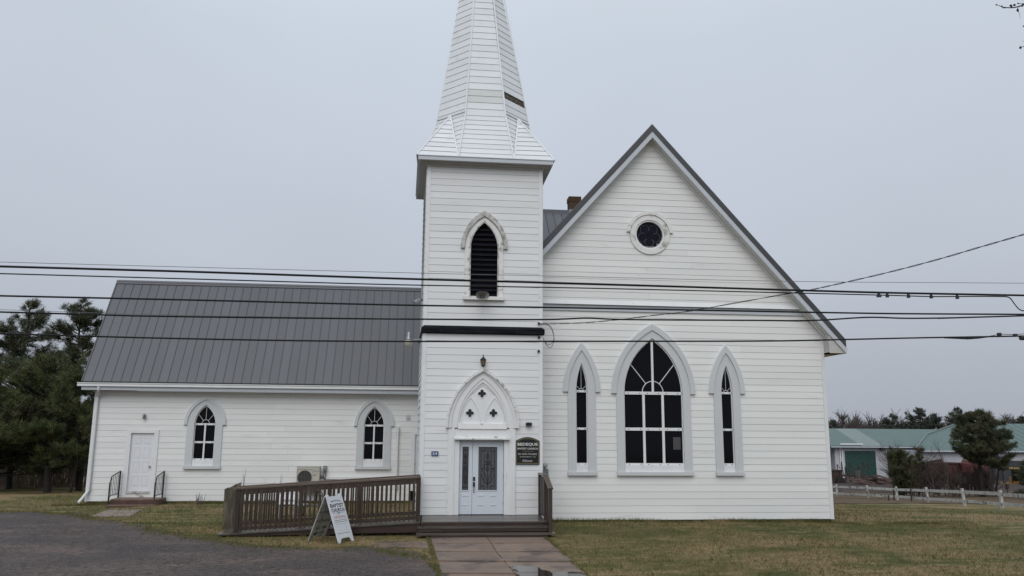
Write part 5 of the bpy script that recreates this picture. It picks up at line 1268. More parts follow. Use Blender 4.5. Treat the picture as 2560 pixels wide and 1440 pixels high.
# service drop: three twisted conductors from the tower to a pole out of frame
sdp = [(1349, 809.5), (1380, 809.6), (1456, 807), (1539, 800), (1655, 786), (1715, 779), (1965, 735), (2027, 724.5), (2100, 708.8), (2218, 681.6), (2336, 651), (2454, 616.7), (2560, 586), (2660, 556)]
sp = [P(x, y, lerp(YT-.08, 12.5, ((x-1349)/1311)**.9)) for x, y in sdp]
spl = cr_spline(sp, 14); tsd = thing('service_drop', 'twisted service cable rising from the tower corner to the right edge', 'cable')
for k in range(2):
    pts = []
    for i, p in enumerate(spl):
        a = i*.55+k*math.pi; pts.append(p+Vector((0, math.cos(a), math.sin(a)))*.010)
    MB().tube(pts, .0068, 5).build('conductor', CABLE, tsd)
lp_ = thing('cable_loop', 'thin black cable loops hanging beside the tower corner under the service cable', 'cable')
for pts in ([(1349, 810), (1362, 809), (1372, 812), (1381, 823), (1384.5, 840), (1385, 853), (1379, 867), (1371, 868), (1362, 855), (1358, 845)], [(1352, 811), (1368, 812), (1378, 822), (1384, 838), (1384, 850), (1378, 860), (1368, 860), (1362, 853)]):
    MB().tube(cr_spline([P(x, y, YT-.1+.3*(1 if x > 1356 else 0)) for x, y in pts], 4), .0075, 5).build('wire', CABLE, lp_)

# ------------------------------------------------------------------ vegetation builders
rng = np.random.default_rng(5)
def tube_np(V, FC, pts, rad, n=4):
    pts = np.asarray(pts); N_ = len(pts); d = np.gradient(pts, axis=0); d /= np.linalg.norm(d, axis=1, keepdims=True)+1e-9
    ref = np.where(np.abs(d[:, 2:3]) < .9, np.array([[0, 0, 1.]]), np.array([[1., 0, 0]])); u = np.cross(d, ref); u /= np.linalg.norm(u, axis=1, keepdims=True)+1e-9; v = np.cross(d, u)
    a = np.arange(n)*2*np.pi/n; ring = pts[:, None]+(u[:, None]*np.cos(a)[None, :, None]+v[:, None]*np.sin(a)[None, :, None])*np.asarray(rad)[:, None, None]
    b = sum(len(x) for x in V); V.append(ring.reshape(-1, 3))
    i, k = np.meshgrid(np.arange(N_-1), np.arange(n), indexing='ij'); A = b+i*n+k; B = b+i*n+(k+1) % n
    FC.append(np.concatenate([np.stack([A, B, B+n], -1).reshape(-1, 3), np.stack([A, B+n, A+n], -1).reshape(-1, 3)]))
def needles(cents, dirs, ln, wd, per, spread=.9):
    """tufts of thin blades round each centre"""
    n = len(cents); C_ = np.repeat(cents, per, 0); D = np.repeat(dirs, per, 0)+rng.normal(0, spread, (n*per, 3)); D /= np.linalg.norm(D, axis=1, keepdims=True)+1e-9
    L = ln*rng.uniform(.6, 1.2, (n*per, 1)); s = np.cross(D, rng.normal(0, 1, (n*per, 3))); s /= np.linalg.norm(s, axis=1, keepdims=True)+1e-9
    jit = rng.normal(0, ln*.22, C_.shape); A = C_+jit-s*wd/2; B = C_+jit+s*wd/2; T = C_+jit+D*L
    V = np.stack([A, B, T], 1).reshape(-1, 3); return V, np.arange(len(V)).reshape(-1, 3)
def pine(label, base, H, crown, seed, ntr, needle=(.26, .035, 12), trunk_r=.2, lean=(0, 0), start=.15, mats=(BARK, PINE), droop=.1, density=1., name='pine_tree', group=None, gap=0, nseg=5):
    """crown: list of (height fraction, radius); ntr branches"""
    global rng
    rng = np.random.default_rng(seed)
    base = np.array(base); t = thing(name, label, 'tree', group)
    zz = np.linspace(0, 1, 9); tp = base[None]+np.stack([lean[0]*zz**1.5*H+.12*np.sin(zz*5+seed), lean[1]*zz*H+.1*np.cos(zz*4), zz*H*.97], 1)-np.array([[0, 0, .1]])
    V, FC = [], []; tube_np(V, FC, tp, trunk_r*(1-zz*.88), 7)
    cen, dr_ = [], []
    hs_, rs_ = zip(*crown)
    for i in range(ntr):
        f = start+(1-start)*((i+rng.random())/ntr)**.95
        if gap and rng.random() < gap: continue
        az = rng.uniform(0, 2*np.pi); R0 = np.interp(f, hs_, rs_)*rng.uniform(.65, 1.12)
        o = np.array([np.interp(f, zz, tp[:, 0]), np.interp(f, zz, tp[:, 1]), np.interp(f, zz, tp[:, 2])])
        ang = rng.uniform(.05, .45)+f*.35-droop
        s = np.linspace(0, 1, nseg); dirv = np.array([np.cos(az), np.sin(az), 0])
        pts = o[None]+dirv[None]*(s*R0)[:, None]+np.array([0, 0, 1.])[None]*((s*R0*np.tan(ang)-droop*R0*s*(1-s)*1.5))[:, None]+rng.normal(0, .04*R0, (nseg, 3))*s[:, None]
        tube_np(V, FC, pts, trunk_r*.30*(1-f*.6)*(1-s*.85)+.008, 4)
        nsub = max(3, int(R0*7*density))
        for j in range(nsub):
            q = rng.uniform(.25, 1.0)**.8; p0 = np.array([np.interp(q, s, pts[:, k]) for k in range(3)])
            sdir = dirv*rng.uniform(.2, 1)+np.cross(dirv, [0, 0, 1])*rng.uniform(-1, 1)+np.array([0, 0, rng.uniform(-.1, .6)]); sdir /= np.linalg.norm(sdir)
            ls = R0*rng.uniform(.12, .38)*(1.2-q*.5)
            p1 = p0+sdir*ls; tube_np(V, FC, np.stack([p0, (p0+p1)/2+rng.normal(0, .03, 3), p1]), np.array([.018, .012, .008])*(1+trunk_r), 3)
            kk = max(2, int(ls/needle[0]*1.6)+1)
            for m_ in range(kk): cen.append(p0+sdir*ls*(.35+.65*m_/max(1, kk-1))+rng.normal(0, .05, 3)); dr_.append(sdir+np.array([0, 0, .5]))
    cen.append(tp[-1]); dr_.append([0, 0, 1.]); cen.append(tp[-1]-[0, 0, .2]); dr_.append([0, 0, 1.])
    npmesh('trunk', np.concatenate(V), np.concatenate(FC), mats[0], t)
    NV, NF = needles(np.array(cen), np.array(dr_), *needle)
    npmesh('crown', NV, NF, mats[1], t); return t
def bare(V, FC, base, H, seed, depth=4, r0=.12, spread=.5, nch=3, ratio=.5):
    g = np.random.default_rng(seed)
    def grow(p, d, L, r, lv):
        n = 4; pts = [p]; dd = d.copy()
        for i in range(n): dd = dd+g.normal(0, .10, 3)+np.array([0, 0, .05]); dd /= np.linalg.norm(dd); pts.append(pts[-1]+dd*L/n)
        tube_np(V, FC, pts, np.linspace(r, r*.55, n+1), 3 if lv else 5)
        if lv >= depth: return
        k = nch+(1 if lv else 3)
        for i in range(k):
            f = g.uniform(.35, 1.0); q = pts[min(n, int(f*n)+0)]; nd = dd+g.normal(0, spread, 3); nd[2] = abs(nd[2])*.8+.15; nd /= np.linalg.norm(nd)
            grow(q, nd, L*g.uniform(.5, .75), r*ratio, lv+1)
    grow(np.array(base, float), np.array([0, 0, 1.]), H*.42, r0, 0)

# --- left pines
def tree_base(px, Y): 
    a = P(px, 1200, Y); return (a.x, Y, float(gz(a.x, Y)))
def Hh_(px, py, Y): return P(px, py, Y).z-tree_base(px, Y)[2]
Y1 = 47.
pine('broad dark pine cut by the left picture edge, tallest at far left', tree_base(22, Y1), Hh_(25, 738, Y1), [(.1, 3.6), (.3, 3.9), (.55, 2.7), (.75, 1.9), (.9, .9), (1, .2)], 3, 100, (.26, .024, 22), .17, density=.95, start=.08, mats=(BARK, PINE))
Y2 = 45.
pine('sparse spindly pine with bent trunk beside the annex roof', tree_base(192, Y2), Hh_(150, 742, Y2), [(.45, .7), (.55, .9), (.7, 1.1), (.8, 1.35), (.9, 1.3), (1, .4)], 8, 62, (.24, .024, 22), .17, lean=(-.07, 0), start=.48, gap=.12, density=1.5, mats=(BARK, PINE))
Y3 = 42.
pine('dense low pine with dark trunk standing left of the annex', tree_base(112, Y3), Hh_(115, 893, Y3), [(.15, 2.2), (.25, 3.0), (.5, 3.1), (.75, 2.2), (1, .6)], 14, 78, (.24, .023, 21), .20, density=.95, start=.16, mats=(BARK, PINEL))
pine('twisted open pine leaning behind the annex corner', tree_base(205, 44.), Hh_(215, 890, 44.), [(.3, 1.6), (.5, 2.4), (.8, 1.9), (1, .8)], 23, 38, (.24, .022, 20), .13, lean=(.05, 0), start=.35, gap=.15, density=.85, mats=(BARK, PINE))
pine('shaggy pine filling the left edge below the tallest one', tree_base(-20, 43.), Hh_(0, 900, 43.), [(.12, 3.0), (.4, 3.6), (.7, 2.6), (1, .8)], 31, 66, (.24, .023, 20), .13, start=.12, density=.95, mats=(BARK, PINE))
pine('drooping pine bough mass between the left trunks', tree_base(180, 41.), Hh_(180, 1010, 41.), [(.3, 1.6), (.6, 2.0), (1, .9)], 37, 26, (.23, .022, 20), .09, start=.28, density=.9, mats=(BARK, PINEL))
# brush thicket behind them
V, FC = [], []
g = np.random.default_rng(4)
for i in range(5200):
    x = g.uniform(-42, -8); y = g.uniform(48.5, 56); z = float(gz(x, y)); h_ = g.uniform(1.6, 3.8)*(1.1 if x < -20 else 1)
    p = np.array([x, y, z]); tube_np(V, FC, np.stack([p, p+[g.normal(0, .12), g.normal(0, .1), h_*.5], p+[g.normal(0, .35), g.normal(0, .2), h_]]), [.013, .010, .005], 3)
    for k in range(2):
        q = p+[g.normal(0, .1), 0, h_*g.uniform(.3, .8)]; tube_np(V, FC, np.stack([q, q+[g.normal(0, .5), g.normal(0, .3), g.uniform(.3, .9)]]), [.008, .004], 3)
npmesh('brush_thicket', np.concatenate(V), np.concatenate(FC), BRUSH, label='tangled leafless brush behind the left pines', kind='stuff', category='brush')
V, FC = [], []
for i in range(30):
    x = -60+i*1.9+g.uniform(-.5, .5); bare(V, FC, (x, 66+g.uniform(-4, 4), float(gz(x, 66))), g.uniform(6, 9), 200+i, 4, .11, .45)
npmesh('bare_woodland', np.concatenate(V), np.concatenate(FC), BARED, label='leafless young woodland beyond the left pines', kind='stuff', category='woodland')

# --- right background
Yb = G(2150, 1195).y; print('barn depth', Yb); Yb = min(max(Yb, 85), 115)
GROOF = mat('green_metal_roof', (.105, .155, .148), .55, (.090, .136, .130), .5, .6, .004, 2, 0, .4); GROOFL = mat('pale_roof_sheet', (.17, .215, .212), .5, (.155, .195, .192), .5)
BWALL = mat('white_metal_wall', (.48, .49, .53), .6, (.40, .41, .44), .6); GDOOR = mat('green_door', (.018, .062, .050), .5, (.014, .05, .042), 1); 
barn = thing('farm_building', 'long white farm building with green metal roof beyond the paddock fence', 'building')
zg = P(2190, 1195, Yb).z; ze_ = P(2190, 1116, Yb-.8).z; zrr = P(2190, 1073.5, Yb+6).z
bx0, bx1 = P(2086, 1116, Yb).x, P(2320, 1116, Yb).x
MB().box((bx0, Yb, zg-1), (bx1+8, Yb+12, ze_+.1)).build('wall', BWALL, barn)
xl_ = P(2040, 1116, Yb).x
MB().box((xl_-8, Yb+3, zg-1), (bx0, Yb+9, ze_+.1-.2)).build('wall', mat('grey_annex_wall', (.33, .33, .33), .7), barn)
nsh = 30; xa0 = bx0-.9; xa1 = P(2325, 1075, Yb+6).x+4
for k in range(nsh):
    x0 = lerp(xa0-8, xa1, k/nsh); x1 = lerp(xa0-8, xa1, (k+1)/nsh)-.006
    yl, zl_ = (Yb-.8, ze_)
    fr_k = (x0+x1)/2
    u = (fr_k-bx0)/(bx1-bx0); m = GROOFL if .28 < u < .52 else GROOF
    MB().hexa([(x0, yl, zl_), (x1, yl, zl_), (x1, Yb+6, zrr), (x0, Yb+6, zrr)], [(x0, yl, zl_+.08), (x1, yl, zl_+.08), (x1, Yb+6, zrr+.08), (x0, Yb+6, zrr+.08)]).build('roof_sheet', m, barn)
MB().hexa([(xa0-8, Yb+12.8, ze_), (xa1, Yb+12.8, ze_), (xa1, Yb+6, zrr), (xa0-8, Yb+6, zrr)], [(xa0-8, Yb+12.8, ze_+.08), (xa1, Yb+12.8, ze_+.08), (xa1, Yb+6, zrr+.08), (xa0-8, Yb+6, zrr+.08)]).build('rear_roof', GROOF, barn)
MB().box((bx0-1, Yb-.98, ze_-.16), (bx1, Yb-.82, ze_-.02)).build('gutter', FASCIA, barn)
MB().box((bx0+.5, Yb-.75, ze_+.2), (P(2150, 1112, Yb).x, Yb-.6, ze_+.38)).build('snow_guard', TRIMW, barn)
def gdoor(p0, p1):
    d = bpy.data.objects.new('garage_door', None); COL.objects.link(d); d.parent = barn
    a = P(p0[0], p0[1], Yb); b_ = P(p1[0], p1[1], Yb); n = 6
    for k in range(n): MB().box((a.x, Yb-.06, lerp(b_.z, a.z, k/n)), (b_.x, Yb-.01, lerp(b_.z, a.z, (k+1)/n)-.02)).build('panel', GDOOR, d)
    MB().strip([(a.x-.25, b_.z), (a.x-.25, a.z+.3), (b_.x+.25, a.z+.3), (b_.x+.25, b_.z)], [(a.x, b_.z), (a.x, a.z), (b_.x, a.z), (b_.x, b_.z)], Yb-.1, Yb-.005).build('frame', BWALL, d)
gdoor((2110, 1127), (2192, 1193)); gdoor((2216, 1128), (2274, 1194))
for (p0, p1) in (((2068, 1148), (2085, 1156)), ((2068, 1160), (2086, 1175))):
    a = P(*p0, Yb+3); b_ = P(*p1, Yb+3); MB().box((a.x, Yb+2.9, b_.z), (b_.x, Yb+2.97, a.z)).build('window', GLASS, barn); MB().box((a.x-.1, Yb+2.92, b_.z-.15), (b_.x+.1, Yb+2.99, b_.z)).build('window_sill', TRIMW, barn)
MB().lathe([(.3, 0), (.25, -.5)], P(2203, 1122, Yb), 'y', 10).build('exhaust_vent', METALD, barn)
for px in (2098, 2103): a = P(px, 1116, Yb); MB().tube([(a.x, Yb-.15, ze_-.2), (a.x, Yb-.15, zg)], .09, 6).build('downpipe', TRIMW, barn)
# larger barn to the right
b2 = thing('large_barn', 'bigger barn with tall green roof partly hidden by the pine at right', 'building')
Yc = Yb-6
pl_ = [(2288, 1125), (2323, 1077), (2398, 1058), (2660, 1062), (2660, 1155)]
ea = P(2288, 1125, Yc); eb_ = P(2660, 1155, Yc); ra_ = P(2398, 1058, Yc+9)
zE = (ea.z); zR = ra_.z
rx0 = ra_.x; ex0 = ea.x; ex1 = eb_.x+6
hv = lambda x, f: Vector((x, Yc+9*f, lerp(zE, zR, f)))
va_, vm_ = hv(ex0, 0), hv(P(2323, 1078, Yc+4.5).x, .55)
nst = 16
mb = MB(); mb.add([hv(ex0, 0), hv(ex1, 0), hv(ex1, 1), hv(rx0, 1), vm_]+[p-Vector((0, 0, .12)) for p in (hv(ex0, 0), hv(ex1, 0), hv(ex1, 1), hv(rx0, 1), vm_)], [(0, 1, 2, 3, 4), (9, 8, 7, 6, 5), (0, 5, 6, 1), (1, 6, 7, 2), (2, 7, 8, 3), (3, 8, 9, 4), (4, 9, 5, 0)]); mb.build('roof_front', GROOF, b2)
mb = MB(); mb.add([Vector((rx0, Yc+9.05, zR)), Vector((ex1, Yc+9.05, zR)), Vector((ex1, Yc+19, zE)), Vector((rx0, Yc+19, zE))], [(0, 1, 2, 3)]); mb.build('roof_rear', GROOF, b2)
for k in range(12):
    x = lerp(rx0, ex1, k/12); MB().beam(hv(x, 0)+Vector((0, 0, .02)), hv(x, 1)+Vector((0, 0, .02)), .05, .03).build('roof_rib', GROOF, b2)
MB().tube([hv(ex0, 0)+Vector((0, 0, .1)), vm_+Vector((0, 0, .1)), hv(rx0, 1)+Vector((0, 0, .1))], .1, 4).build('valley_trim', GROOFL, b2)
MB().box((ex0+1, Yc+.6, zg-1.5), (ex1, Yc+18, zE-.1)).build('wall', BWALL, b2)
MB().box((ex0, Yc-.15, zE-.22), (ex1, Yc+.05, zE-.05)).build('gutter', FASCIA, b2)
a = P(2470, 1170, Yc+.5); MB().box((a.x, Yc+.5, zg-1), (a.x+14, Yc+.58, P(2500, 1152, Yc).z)).build('dark_bay_panel', METALD, b2)  # flat dark panel on the wall stands for the shade inside a bay

# yard objects
RED = mat('faded_red', (.070, .020, .019), .7, (.040, .015, .014), 1.2, .5); RUST = mat('rusty_brown', (.055, .033, .027), .8, (.03, .02, .018), 2)
yard_y = Yc-14
def yb_(px, py, Y): return P(px, py, Y)
rc1 = thing('red_container', 'faded dark red farm trailer body behind the bare shrubs', 'container')
Yq = yard_y; a = P(2316, 1208, Yq); b_ = P(2405, 1160, Yq)
MB().box((a.x, Yq, a.z), (b_.x, Yq+2.5, b_.z)).build('body', RED, rc1)
for k in range(9): x = lerp(a.x, b_.x, k/8); MB().box((x-.06, Yq-.07, a.z), (x+.06, Yq-.003, b_.z-.02)).build('rib', RED, rc1)
MB().box((a.x-.1, Yq-.1, b_.z), (b_.x+.1, Yq+2.6, b_.z+.15)).build('rim', RED, rc1)
MB().prism([(a.x, b_.z+.15), (b_.x-2, b_.z+.15), (a.x+2.4, b_.z+.55)], Yq+.5, Yq+.6).build('end_gable', RED, rc1)
for x in (a.x+.8, b_.x-.8): MB().lathe([(.45, -.12), (.45, .12)], (x, Yq-.05, a.z-.0), 'y', 14).build('wheel', BLACK, rc1)
rc2 = thing('red_hopper', 'red rounded farm hopper behind the big pine trunk', 'hopper')
a = P(2440, 1180, Yq-1)
MB().lathe([(.3, -1.5), (1.0, -.9), (1.45, .0), (1.45, .9), (1.2, 1.3)], (a.x, Yq-1, a.z), 'z', 18).build('tank', mat('bright_faded_red', (.12, .028, .026), .7, (.06, .02, .018), 2), rc2)
for dx in (-1.1, 1.1): MB().tube([(a.x+dx, Yq-1.2, a.z-2.4), (a.x+dx*.8, Yq-1, a.z)], .07, 5).build('leg', RED, rc2)
dm = thing('rusty_dumpster', 'rusty brown steel bin standing just past the church corner', 'bin')
Yd_ = yard_y+2; a = P(2078, 1210, Yd_); b_ = P(2105, 1175, Yd_)
MB().hexa([(a.x-3, Yd_, a.z), (b_.x-.3, Yd_, a.z), (b_.x-.3, Yd_+2, a.z), (a.x-3, Yd_+2, a.z)], [(a.x-3, Yd_-.1, b_.z), (b_.x, Yd_-.1, b_.z), (b_.x, Yd_+2.1, b_.z), (a.x-3, Yd_+2.1, b_.z)]).build('body', RUST, dm)
for k in range(4): x = b_.x-.3-k*1.0; MB().box((x-.06, Yd_-.16, a.z), (x+.06, Yd_-.03, b_.z)).build('rib', RUST, dm)
MB().box((a.x-3, Yd_-.16, b_.z-.12), (b_.x+.06, Yd_-.1, b_.z+.02)).build('rim', RUST, dm)
im_ = thing('farm_implement', 'dark rusty towed farm implement between the bin and timber pile', 'farm machine')
a = P(2130, 1205, Yd_)
mb = MB(); g = np.random.default_rng(9)
for k in range(9): x = a.x-2.2+k*.5; mb.tube([(x, Yd_, a.z-.4), (x+.25*g.random(), Yd_+.2, a.z+g.uniform(1.0, 2.3)), (x+.5, Yd_+.3, a.z+g.uniform(.6, 1.6))], .06, 5)
mb.build('tine', RUST, im_); MB().beam((a.x-3, Yd_, a.z+.8), (a.x+3, Yd_, a.z+.5), .2, .25).build('frame', RUST, im_); MB().beam((a.x+.3, Yd_-.5, a.z-.3), (a.x+.5, Yd_-.5, a.z+1.3), .9, .1).build('mudguard', mat('grey_guard', (.09, .09, .09), .6), im_)
for x in (a.x-1.5, a.x+2): MB().lathe([(.15, -.14), (.5, -.12), (.5, .12), (.15, .14)], (x, Yd_-.3, a.z+.05), 'y', 16).build('wheel', BLACK, im_)
lpl = thing('timber_pile', 'heap of reddish brown poles and boards behind the paddock fence', 'timber pile')
a = P(2195, 1212, yard_y-2); zz0 = P(2195, 1217, yard_y-2).z
PINKT = mat('pinkish_timber', (.17, .11, .095), .8, (.08, .05, .045), 3)
for k in range(34):
    x = a.x+g.uniform(-2.6, 2.0); y = yard_y-2+g.uniform(-1, 1); z = zz0+abs(g.normal(0, .35)); an = g.normal(-.08, .10); L = g.uniform(1.4, 3)
    MB().beam((x-L/2, y, z+.35-an*L/2), (x+L/2, y+g.normal(0, .3), z+.2+an*L/2), .14, .10).build('pole', PINKT if k % 3 else RUST, lpl)
# yellow machine at the right edge
ym = thing('yellow_tractor', 'yellow loader tractor cut off by the right picture edge', 'tractor')
YEL = mat('machine_yellow', (.42, .23, .02), .5, (.30, .16, .02), 3); Yy = yard_y-1; a = P(2560, 1215, Yy)
pb = P(2547, 1188, Yy); MB().box((pb.x, Yy, P(2547, 1210, Yy).z), (pb.x+3, Yy+1.6, P(2547, 1194, Yy).z)).build('hood', YEL, ym, bevel=.05)
MB().box((P(2528, 1211, Yy).x, Yy-.2, P(2528, 1213, Yy).z), (pb.x+3, Yy+1.8, P(2528, 1209.5, Yy).z)).build('deck', YEL, ym)
cz = P(2540, 1180, Yy)
for x in (P(2530, 1180, Yy).x, P(2556, 1180, Yy).x): 
    for y in (Yy+.1, Yy+1.5): MB().box((x, y, P(2530, 1210, Yy).z), (x+.08, y+.08, P(2530, 1171, Yy).z)).build('cab_post', BLACK, ym)
MB().box((P(2528, 1171, Yy).x, Yy, P(2528, 1172.5, Yy).z), (P(2560, 1171, Yy).x, Yy+1.7, P(2528, 1170.5, Yy).z)).build('cab_roof', YEL, ym)
MB().box((P(2531, 1180, Yy).x, Yy+.12, P(2531, 1203, Yy).z), (P(2555, 1180, Yy).x, Yy+.14, P(2531, 1174, Yy).z)).build('cab_glass', GLASS, ym)
for dx in (.2, 3.2): MB().lathe([(.3, -.25), (.75, -.22), (.75, .22), (.3, .25)], (pb.x+dx, Yy-.3, P(2547, 1222, Yy).z), 'y', 18).build('wheel', BLACK, ym)

# paddock fence
fen = thing('paddock_fence', 'weathered white two rail board fence along the edge of the lawn', 'fence')
FW = mat('flaking_white_fence', (.56, .56, .55), .75, (.42, .42, .40), 3, .5, .004, 15, .12, .2, col3=(.16, .145, .12), n3scale=3.5, n3lo=.52, n3hi=.62)
fpx = [(2020, 1237), (2092, 1241), (2171, 1246), (2242, 1250.5), (2319, 1257), (2410, 1265), (2504, 1273.5), (2606, 1284), (2720, 1297)]
ftop = [1209, 1211, 1213, 1216.5, 1218, 1221, 1225.5, 1230, 1236]
fp = [G(*q) for q in fpx]
print('fence', [tuple(round(c, 1) for c in p) for p in fp])
tops = [P(q[0], t, p.y).z for q, t, p in zip(fpx, ftop, fp)]
print('post h', [round(t-p.z, 2) for t, p in zip(tops, fp)])
for i, (p, t) in enumerate(zip(fp, tops)):
    lean_ = R.uniform(-.06, .02); s = .05
    MB().hexa([(p.x-s+.05, p.y-s, p.z-.1), (p.x+s+.05, p.y-s, p.z-.1), (p.x+s+.05, p.y+s, p.z-.1), (p.x-s+.05, p.y+s, p.z-.1)], [(p.x-s+lean_, p.y-s, t), (p.x+s+lean_, p.y-s, t), (p.x+s+lean_, p.y+s, t), (p.x-s+lean_, p.y+s, t)]).build('post', FW, fen)
for q_ in ((22.5, 22), (23.1, 18.9), (23.7, 15.7), (24.4, 12.4)): fp.append(Vector((q_[0], q_[1], float(gz(*q_))))); tops.append(fp[-1].z+.8); MB().box((q_[0]-.05, q_[1]-.05, fp[-1].z-.1), (q_[0]+.05, q_[1]+.05, tops[-1])).build('post', FW, fen)
for i in range(len(fp)-1):
    for f_, w_ in ((.80, .15), (.27, .14)):
        a, b_ = fp[i], fp[i+1]; za, zb2 = lerp(a.z, tops[i], f_)+R.uniform(-.02, .02), lerp(b_.z, tops[i+1], f_)+R.uniform(-.02, .02)
        MB().beam((a.x, a.y-.09, za), (b_.x, b_.y-.09, zb2), .03, w_).build('rail', FW, fen)
for i, (q, tp_) in enumerate((((2222, 1252), 1240), ((2235.5, 1252), 1224), ((2279, 1253.5), 1223.5))):
    a = G(*q); t = P(q[0], tp_, a.y).z
    k_ = thing('garden_stake', ('shortest thin dark stake on the lawn before the fence', 'middle thin dark stake on the lawn before the fence', 'rightmost thin dark stake on the lawn before the fence')[i], 'stake', 'thin stakes on the lawn')
    MB().box((a.x-.03, a.y-.03, a.z-.05), (a.x+.03, a.y+.03, t)).build('shaft', RUST, k_); MB().box((a.x-.034, a.y-.034, t), (a.x+.034, a.y+.034, t+.02)).build('cap', RUST, k_)

# trees on the right
def gb_(px, py): p = G(px, py); return p
p = gb_(2463, 1243); H = P(2440, 1023, p.y).z-p.z; print('right pine', p, H)
pine('large dark pine beyond the white fence at right', tuple(p), H, [(.3, .9), (.45, 1.7), (.55, 1.95), (.7, 1.8), (.85, 1.15), (1, .3)], 41, 110, (.19, .030, 14), .19, start=.38, density=1.8, gap=.06, mats=(BARK, PINE), lean=(-.05, 0))
pine('side limb pine standing against the big one at right', (p.x+1.4, p.y+.6, p.z), H*.62, [(.5, .6), (.7, 1.2), (.9, 1.0), (1, .5)], 43, 40, (.20, .035, 12), .08, start=.5, density=1.8, mats=(BARK, PINE), lean=(.06, 0))
p = gb_(2260, 1243); H = P(2250, 1130, p.y).z-p.z
pine('bushy green conifer before the second garage door', tuple(p), H, [(.05, .5), (.3, .85), (.6, .85), (.9, .5), (1, .2)], 51, 90, (.16, .03, 13), .06, start=.05, density=2.2, mats=(BARK, JUN), droop=-.25)
p = gb_(2303, 1243); H = (P(2308, 1112, p.y).z-p.z)*.95
pine('thin ragged conifer right of the bushy green one', tuple(p), H, [(.05, .35), (.5, .55), (.9, .35), (1, .15)], 55, 46, (.15, .028, 12), .05, start=.1, density=2.0, mats=(BARK, JUN), droop=-.3, gap=.1)
p = gb_(2585, 1250); H = P(2570, 1150, p.y).z-p.z
pine('low conifer at the right picture edge above the fence', tuple(p), H, [(.05, .9), (.5, .9), (1, .3)], 57, 50, (.16, .03, 12), .06, start=.1, density=1.8, mats=(BARK, PINE))
V, FC = [], []; g = np.random.default_rng(12)
for i in range(80):
    px = g.uniform(2282, 2540); q = gb_(px, 1243+g.uniform(-2, 2)); hgt = g.uniform(1.6, 3.6)*(1.2 if px < 2380 else .75)
    bare(V, FC, (q.x, q.y+g.uniform(0, 3), q.z), hgt*1.3, 500+i, 3, .045, .42)
npmesh('leafless_shrubs', np.concatenate(V), np.concatenate(FC), BARED, label='tangle of leafless shrubs along the far side of the fence', kind='stuff', category='shrubs')
# far tree line behind the barns
Yf = Yb+45
def far_bare(label, px, top, seed, w_=.5, depth=5):
    a = P(px, 1100, Yf); z0_ = float(gz(a.x, Yf)); H = P(px, top, Yf).z-z0_; V, FC = [], []; bare(V, FC, (a.x, Yf, z0_), H*1.25, seed, 4, .24, w_, 4, .62)
    t = thing('bare_tree', label, 'tree', 'leafless trees behind the barns'); npmesh('branches', np.concatenate(V), np.concatenate(FC), BARE, t)
far_bare('fan shaped leafless tree next to the church corner', 2092, 1008, 61, .35)
far_bare('round crowned pale leafless tree behind the left end of the green roof', 2152, 1020, 62, .45)
far_bare('small leafless tree between the round one and the dark pines', 2216, 1028, 66, .4)
far_bare('tall leafless tree rising left of the big pine top', 2375, 1007, 63, .45)
far_bare('leafless tree above the large barn roof at far right', 2528, 1018, 64, .45)
for i, (px, top, w_, lb) in enumerate(((2236, 1033, 3.2, 'flat topped dark far pine, leftmost above the green roof'), (2300, 1018, 3.4, 'tallest dark far pine above the green roof'), (2335, 1034, 4.0, 'broad dark far pine right of the tallest one'), (2398, 1016, 3.0, 'dark far pine just left of the large near pine'), (2085, 1050, 2.2, 'small dark far evergreen beside the church corner'), (2560, 1040, 3, 'dark far pine at the right picture edge'))):
    a = P(px, 1100, Yf-5); z0_ = float(gz(a.x, Yf-5)); H = P(px, top, Yf-5).z-z0_
    pine(lb, (a.x, Yf-5, z0_), H, [(.2, w_), (.45, w_*1.0), (.7, w_*.75), (.9, w_*.4), (1, w_*.1)], 70+i, 60, (.40, .075, 12), .25, start=.25, density=.8, gap=.1, mats=(BARK, PINEF), group='dark pines behind the barns')
V, FC = [], []
for i in range(90):
    px = g.uniform(2050, 2640); a = P(px, 1100, Yf+8); z0_ = float(gz(a.x, Yf+8)); bare(V, FC, (a.x, Yf+g.uniform(2, 16), z0_), (P(px, 1056, Yf).z-z0_)*g.uniform(1.15, 1.75), 300+i, 3, .20, .38, 4, .66)
for i in range(60):
    x = -140+i*3.5; bare(V, FC, (x, 150+g.uniform(-8, 8), float(gz(x, 150))), g.uniform(8, 12), 400+i, 3, .26, .4, 3, .68)
npmesh('distant_woodland', np.concatenate(V), np.concatenate(FC), BARE, label='greyish brown leafless woodland on the horizon', kind='stuff', category='woodland')
V_ = []; F_ = []
cen = []
for i in range(5200):
    px = g.uniform(2040, 2660); yy = Yf+g.uniform(0, 14); t = .5+.5*math.sin(px*.05)+.4*math.sin(px*.021+1); top_ = 1086-14*max(0, t)*g.random()
    a = P(px, top_+abs(g.normal(0, 10)), yy); cen.append(a)
NV, NF = needles(np.array([tuple(c) for c in cen]), np.tile([[0, 0, 1.]], (len(cen), 1)), .7, .12, 6, 1.2)
npmesh('undergrowth', NV, NF, PINEF, label='dark evergreen undergrowth below the far trees', kind='stuff', category='undergrowth')

